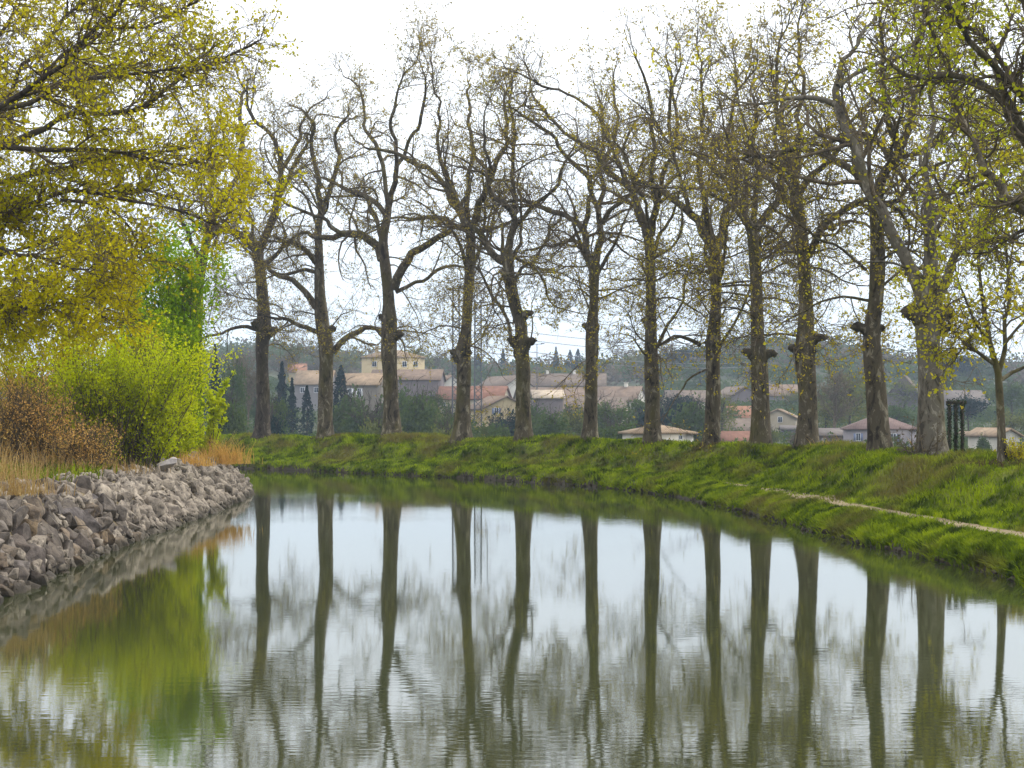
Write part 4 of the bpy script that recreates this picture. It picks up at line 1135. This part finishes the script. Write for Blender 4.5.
def proto(kind, matk, var):
    key = (kind, matk, var)
    if key in PROTO: return PROTO[key]
    rng = np.random.default_rng(900 + len(PROTO))
    H, W = {'cypress': (10, 2.6), 'fir': (12, 5.5), 'pine': (11, 9), 'bush': (4, 5), 'tree': (10, 8), 'bare': (11, 8)}[kind]
    tm = MB()
    tk = np.array([[0, 0, -1.0], [0.1, 0, H * .25], [-.05, .1, H * .5], [0, 0, H * .75]])
    tr = np.array([.22, .18, .13, .05]) * (0.5 if kind == 'bush' else 1)
    tm.add(*tubes(tk[None], tr[None], 7))
    if kind in ('tree', 'bare', 'pine', 'bush'):
        nb = 26
        p, d, r, t = spawn(tk[None], tr[None], nb, rng, 0.35 if kind != 'bush' else 0.1)
        P1 = walk(p, side_dirs(d, rng, 35, 75, .25), rng.uniform(.3, .55, nb) * W, 7, .18, np.array([[0, 0, .08]]), rng)
        R1 = np.full((nb, 1), .06) * np.linspace(1, .3, 7)[None]
        tm.add(*tubes(P1, R1, 4))
        nb2 = 420 if kind == 'bare' else 120
        p, d, r, t = spawn(P1, R1, nb2, rng, .15)
        P2 = walk(p, side_dirs(d, rng, 25, 65, .25), rng.uniform(.1, .28, nb2) * W, 5, .2, np.array([[0, 0, .1]]), rng)
        R2 = np.full((nb2, 1), .03) * np.linspace(1, .4, 5)[None]
        tm.add(*tubes(P2, R2, 3))
    if kind == 'bare':
        C, _, _, _ = spawn(P2, R2, 900, rng, .2)
        C = C + rng.normal(size=C.shape) * .2
    else:
        C = bg_cloud(rng, kind, H, W, {'cypress': 1800, 'fir': 2200, 'pine': 2600, 'bush': 3600, 'tree': 2300}[kind])
    lm = MB(); lm.add(*leaf_quads(C, {'cypress': .34, 'fir': .4, 'pine': .42, 'bush': .30, 'tree': .36, 'bare': .2}[kind], rng))
    m1 = tm.mesh("trunk"); m1.materials.append(M["bark_dark"] if kind != 'bare' else M["twig"])
    m2 = lm.mesh("crown"); m2.materials.append(M[matk])
    PROTO[key] = (m1, m2, H, W)
    return PROTO[key]
USED = set()
NOUN = {'cypress': ("dark slim cypress", "cypress"), 'fir': ("dark blue green conical fir", "fir"), 'pine': ("dark rounded pine", "pine"), 'bush': ("rounded green bush", "bush"),
        'tree': ("round crowned tree", "tree"), 'bare': ("nearly bare brown tree", "tree")}
def whereabouts(px):
    k = sum(1 for t in TRUNKS if t < px)
    if k == 0: return "left of the first row trunk"
    if k >= len(TRUNKS): return "right of the young tree"
    return "between %s and %s row trunks" % (ORD[k - 1], ORD[k])
QUAL = {"leaf_bg_pale": "pale ", "leaf_bg_green": "mid green ", "leaf_bg_dark": "", "leaf_bg_bare": ""}
def bgtree(px, ytop, wpx, D, kind, matk, var=0, ybase=None):
    m1, m2, H, W = proto(kind, matk, var)
    mpp = D / F
    x = (px - HX) * mpp
    zb = float(land_z(x, D))
    zt = CAMH - (ytop - HY) * mpp
    h = max(zt - zb, 1.5)
    w = wpx * mpp
    nm = {'cypress': "cypress", 'fir': "fir_tree", 'pine': "pine_tree", 'bush': "valley_bush", 'tree': "valley_tree", 'bare': "bare_tree"}[kind]
    root = empty(nm, (x, D, zb), random.uniform(0, 6.28))
    root.scale = (w / W, w / W, h / H)
    a, cat = NOUN[kind]
    hill = "on the far ridge" if D > 480 else ("among the village roofs" if D > 255 else "beyond the grass bank")
    lab = None
    for extra in ("", "tall ", "short ", "wide ", "narrow ", "sparse ", "full ", "hazy ", "ragged ", "upright "):
        cnd = "%s%s%s %s, %s" % (extra, QUAL[matk], a, hill, whereabouts(px))
        if cnd not in USED:
            lab = cnd; break
    lab = lab or cnd
    USED.add(lab)
    tag(root, lab, cat, "trees and bushes in the valley behind the canal")
    for nm2, me_ in (("trunk", m1), ("crown", m2)):
        o = bpy.data.objects.new(nm2, me_); COL.objects.link(o); o.parent = root
BG = [ (398,392,44,215,'bush','leaf_bg_green',0),(428,402,40,200,'bush','leaf_bg_pale',1),(458,408,44,190,'bush','leaf_bg_green',1),(508,414,40,195,'bush','leaf_bg_dark',0),(530,408,44,215,'bush','leaf_bg_green',0),
 (590,402,56,225,'bush','leaf_bg_green',1),(640,396,52,230,'tree','leaf_bg_green',1),(660,404,50,215,'bush','leaf_bg_dark',1),(380,412,40,170,'bush','leaf_bg_pale',0),(350,398,46,200,'bush','leaf_bg_green',0),
 (255,372,44,240,'tree','leaf_bg_green',1),(218,372,40,250,'tree','leaf_bg_dark',0),(272,410,34,170,'bush','leaf_bg_dark',1),(745,385,60,470,'tree','leaf_bg_green',0),(840,345,60,600,'bare','leaf_bg_bare',0),
 # px, top y, width px, distance, kind, material, variant
 (215,345,30,190,'fir','leaf_bg_dark',0),(232,350,34,210,'tree','leaf_bg_green',0),(248,342,36,230,'bare','leaf_bg_bare',0),(228,405,40,160,'bush','leaf_bg_green',0),
 (240,360,30,260,'bare','leaf_bg_bare',1),(282,362,34,235,'fir','leaf_bg_dark',0),(292,378,26,225,'fir','leaf_bg_dark',1),(307,386,14,220,'cypress','leaf_bg_dark',0),
 (285,348,60,420,'bare','leaf_bg_bare',0),(320,346,60,450,'bare','leaf_bg_bare',1),(345,350,40,460,'tree','leaf_bg_pale',0),(278,395,30,180,'tree','leaf_bg_green',1),
 (341,366,20,225,'cypress','leaf_bg_dark',0),(366,404,54,190,'bush','leaf_bg_green',1),(415,398,50,185,'bush','leaf_bg_green',0),(435,390,40,230,'tree','leaf_bg_green',1),
 (436,345,46,480,'bare','leaf_bg_bare',0),(420,348,40,470,'tree','leaf_bg_pale',1),(455,352,40,500,'bare','leaf_bg_bare',1),(446,420,36,160,'bush','leaf_bg_pale',0),
 (478,353,12,520,'cypress','leaf_bg_dark',0),(472,362,20,530,'tree','leaf_bg_green',0),(503,349,20,540,'fir','leaf_bg_dark',0),(512,362,14,545,'cypress','leaf_bg_dark',1),
 (495,418,40,175,'bush','leaf_bg_green',1),(556,347,18,545,'fir','leaf_bg_dark',1),(570,350,9,550,'cypress','leaf_bg_dark',0),(578,349,10,545,'cypress','leaf_bg_dark',1),
 (545,366,44,520,'tree','leaf_bg_pale',0),(570,368,40,500,'tree','leaf_bg_pale',1),(548,416,44,185,'bush','leaf_bg_green',0),(570,412,40,200,'bush','leaf_bg_pale',1),
 (608,398,50,215,'tree','leaf_bg_green',0),(620,418,44,170,'bush','leaf_bg_green',1),(610,358,36,560,'tree','leaf_bg_pale',0),(628,347,44,540,'bare','leaf_bg_bare',0),
 (640,352,40,520,'tree','leaf_bg_pale',1),(668,345,50,540,'bare','leaf_bg_bare',1),(684,350,46,520,'pine','leaf_bg_dark',0),(680,396,44,235,'pine','leaf_bg_dark',1),(692,404,50,205,'bush','leaf_bg_green',0),
 (700,360,44,430,'tree','leaf_bg_green',1),(722,394,34,225,'tree','leaf_bg_pale',1),(735,340,50,620,'pine','leaf_bg_dark',0),(745,352,54,520,'pine','leaf_bg_dark',1),(775,356,50,530,'pine','leaf_bg_dark',0),
 (790,350,50,560,'tree','leaf_bg_green',0),(795,390,30,340,'tree','leaf_bg_pale',0),(835,362,74,215,'bare','leaf_bg_bare',0),(850,372,64,230,'tree','leaf_bg_pale',1),(826,392,44,225,'tree','leaf_bg_pale',0),
 (812,360,44,470,'bare','leaf_bg_bare',1),(893,352,54,500,'bare','leaf_bg_bare',0),(905,380,50,330,'tree','leaf_bg_pale',1),(895,402,40,235,'tree','leaf_bg_green',0),(868,356,50,470,'bare','leaf_bg_bare',1),
 (955,356,54,420,'pine','leaf_bg_dark',1),(978,352,54,440,'tree','leaf_bg_green',1),(968,398,44,250,'pine','leaf_bg_dark',0),(983,438,16,170,'bush','leaf_bg_green',0),(1012,378,50,300,'tree','leaf_bg_green',0),
 (1010,410,44,215,'tree','leaf_bg_pale',0),(938,372,40,340,'tree','leaf_bg_green',1),(770,428,24,215,'bush','leaf_bg_pale',0),(800,432,24,190,'bush','leaf_bg_bare',0),
]
for k, b in enumerate(BG): bgtree(*b)
# wooded ridge that reads as one mass
rw = np.random.default_rng(500)
wm_ = MB(); wm2 = MB()
for k in range(1000):
    D = rw.uniform(450, 780); px = rw.uniform(120, 1120)
    x = (px - HX) * D / F
    h = rw.uniform(4, 9.5) * np.interp(D, [450, 600], [.6, 1]); w = rw.uniform(5, 10)
    nq = 110
    c = rw.normal(size=(nq, 3)) * np.array([w * .27, w * .27, h * .22]) + np.array([x, D, float(land_z(x, D)) + h * .55])
    (wm_ if rw.random() < .55 else wm2).add(*leaf_quads(c, 1.1, rw))
tag(wm_.build("ridge_wood", M["leaf_bg_green"]), "green wood covering the far ridge", "wood", kind="stuff")
tag(wm2.build("ridge_wood", M["leaf_bg_bare"]), "leafless brown wood covering the far ridge", "wood", kind="stuff")
# hedge and scrub at the foot of the embankment
wm_ = MB()
for k in range(420):
    D = rw.uniform(150, 300); px = rw.uniform(150, 1080)
    x = (px - HX) * D / F
    h = rw.uniform(1.2, 3.4) * (0.7 if px > 740 else 1); w = rw.uniform(2, 5)
    c = rw.normal(size=(150, 3)) * np.array([w * .3, w * .3, h * .25]) + np.array([x, D, float(land_z(x, D)) + h * .45])
    wm_.add(*leaf_quads(c, 0.35, rw))
for k in range(520):
    D = rw.uniform(300, 450); px = rw.uniform(640, 1090) if rw.random() < .72 else rw.uniform(110, 300)
    x = (px - HX) * D / F
    h = rw.uniform(1.2, 2.8); w = rw.uniform(3, 7)
    c = rw.normal(size=(130, 3)) * np.array([w * .3, w * .3, h * .25]) + np.array([x, D, float(land_z(x, D)) + h * .4])
    wm_.add(*leaf_quads(c, 0.6, rw))
tag(wm_.build("valley_scrub", M["leaf_bg_green"]), "low scrub covering the valley floor", "scrub", kind="stuff")

# ------------------------------------------------------------------ lattice masts, wires, lamp
def lattice(px, ytop, wpx, D, label):
    mpp = D / F
    x = (px - HX) * mpp; zb = float(land_z(x, D)) - .3
    H = CAMH - (ytop - HY) * mpp - zb; w = wpx * mpp / 2
    root = empty("lattice_mast", (x, D, zb)); tag(root, label, "lattice mast")
    t = MB()
    for sx in (-1, 1):
        for sy in (-1, 1):
            P = np.array([[sx * w * 1.25, sy * w * 1.25, 0], [sx * w, sy * w, H]])
            t.add(*tubes(P[None], np.full((1, 2), .085), 4))
    t.build("frame", M["metal"], root)
    t = MB(); nseg = int(H / (2.2 * w))
    for k in range(nseg):
        z0, z1 = H * k / nseg, H * (k + 1) / nseg
        for (a, b) in (((-1, -1), (1, -1)), ((1, -1), (1, 1)), ((1, 1), (-1, 1)), ((-1, 1), (-1, -1))):
            f0, f1 = 1.25 - .25 * k / nseg, 1.25 - .25 * (k + 1) / nseg
            if k % 2: a, b = b, a
            t.add(*tubes(np.array([[[a[0] * w * f0, a[1] * w * f0, z0], [b[0] * w * f1, b[1] * w * f1, z1]]]), np.full((1, 2), .05), 3))
    t.build("bracing", M["metal"], root)
    for j, zz in enumerate((H - .3, H - 2.6, H - 4.2)):
        c = MB(); c.box(-w * 1.0, w * 3.2, -.06, .06, zz - .06, zz + .06); ca = c.build("cross_arm", M["metal"], root)
        ins = MB(); P = np.array([[w * 3.1, 0, zz - .08], [w * 3.1, 0, zz - 1.9]]); P = np.linspace(P[0], P[1], 9)
        ins.add(*tubes(P[None], (np.array([.03, .09, .04, .09, .04, .09, .04, .09, .03]))[None], 6)); ins.build("insulator", M["wire"], ca)
    return x, D, zb, H, w
m1 = lattice(456, 286, 6.0, 205, "lattice steel mast standing left of the slender swollen trunk")
m2 = lattice(478, 300, 6.0, 200, "lattice steel mast standing right of the slender swollen trunk")
for k, (ya, yb) in enumerate(((309, 330), (326, 345), (334, 352), (346, 362), (352, 366))):
    A = at(482, ya, 200); B = at(760, yb, 330)
    t = np.linspace(0, 1, 24)[:, None]
    P = A * (1 - t) + B * t; P[:, 2] -= 2.2 * (4 * t[:, 0] * (1 - t[:, 0])) * .5
    m = MB(); m.add(*tubes(P[None], np.full((1, 24), .04), 4))
    tag(m.build("power_line", M["wire"]), "thin %s power wire running right from the lattice masts" % ["topmost", "second highest", "middle", "second lowest", "lowest"][k], "wire", "power wires strung from the lattice masts")
def lamp(px, ytop, D, label):
    mpp = D / F; x = (px - HX) * mpp; zb = float(land_z(x, D)) - .3; H = CAMH - (ytop - HY) * mpp - zb
    root = empty("street_lamp", (x, D, zb)); tag(root, label, "street lamp")
    P = np.array([[0, 0, 0], [0, 0, H * .5], [0, 0, H]]); MB().add(*tubes(P[None], np.array([[.12, .1, .07]]), 8)).build("post", M["metal"], root)
    MB().box(-1.0, 1.0, -.05, .05, H - .08, H + .02).build("arm", M["metal"], root)
    for sg in (-1, 1): MB().box(sg * 1.05 - .35, sg * 1.05 + .35, -.15, .15, H + .02, H + .16).build("lamp_head", M["metal"], root)
lamp(537, 344, 300, "twin headed street lamp post above the brown village roofs")
lamp(424, 396, 200, "pale thin pole among the bushes left of the slender trunk")

# ivy clad frame and shrub behind the crest, right of the thickest trunk
c, s, i = offset_hit(955, 8.2)
Dv = float(c[1]); mpp = Dv / F
z0 = float(bank_z(np.array(s), np.array(8.2))); ztop = CAMH - (404 - HY) * mpp
root = empty("ivy_frame", (float(c[0]), Dv, z0)); tag(root, "dark post frame overgrown with ivy beside the thickest trunk", "ivy frame")
rv = np.random.default_rng(66); H = ztop - z0
iv = []
for px in (949, 955.5, 962):
    x = (px - 955) * mpp
    MB().box(x - .045, x + .045, -.045, .045, -.3, H).build("post", M["bark_dark"], root)
    n_ = 700; a = rv.uniform(0, 6.28, n_); rr_ = .05 + np.abs(rv.normal(size=n_)) * .018
    iv.append(np.stack([x + np.cos(a) * rr_, np.sin(a) * rr_, rv.uniform(0, H, n_)], 1))
MB().box((946 - 955) * mpp, (966 - 955) * mpp, -.06, .06, H + .003, H + .1).build("top_rail", M["bark_dark"], root)
n_ = 260; iv.append(np.stack([rv.uniform(-9, 11, n_) * mpp, rv.normal(size=n_) * .06, H + .06 + rv.normal(size=n_) * .06], 1))
MB().add(*leaf_quads(np.vstack(iv), .05, rv)).build("ivy", M["ivy"], root)
c, s, i = offset_hit(924, 4.9)
shrub("bare_shrub", "small leafless shrub sprouting at the left foot of the thickest trunk", "shrub", (float(c[0]), float(c[1]), float(bank_z(np.array(s), np.array(4.9)))), 1.5, 1.8, "leaf_bg_bare", "twig", 210, 10, 300, .07, .7)
c, s, i = offset_hit(1018, 5.6)
shrub("yellow_shrub", "low shrub covered in yellow blossom at the right edge", "shrub", (float(c[0]), float(c[1]), float(bank_z(np.array(s), np.array(5.6)))), 0.8, 1.4, "yellow_bloom", "twig", 211, 24, 2200, .06, .6)

# ------------------------------------------------------------------ haze
n = NT("valley_haze")
pv_ = n.n("ShaderNodeVolumePrincipled")
pv_.inputs["Color"].default_value = (0.66, 0.80, 1.0, 1)
pv_.inputs["Density"].default_value = 0.00034
pv_.inputs["Anisotropy"].default_value = 0.2
n.l(pv_.outputs[0], n.out.inputs["Volume"])
hz = MB().box(-950, 950, -140, 1120, -4.0, 72).build("haze", n.m)
tag(hz, kind="stuff")
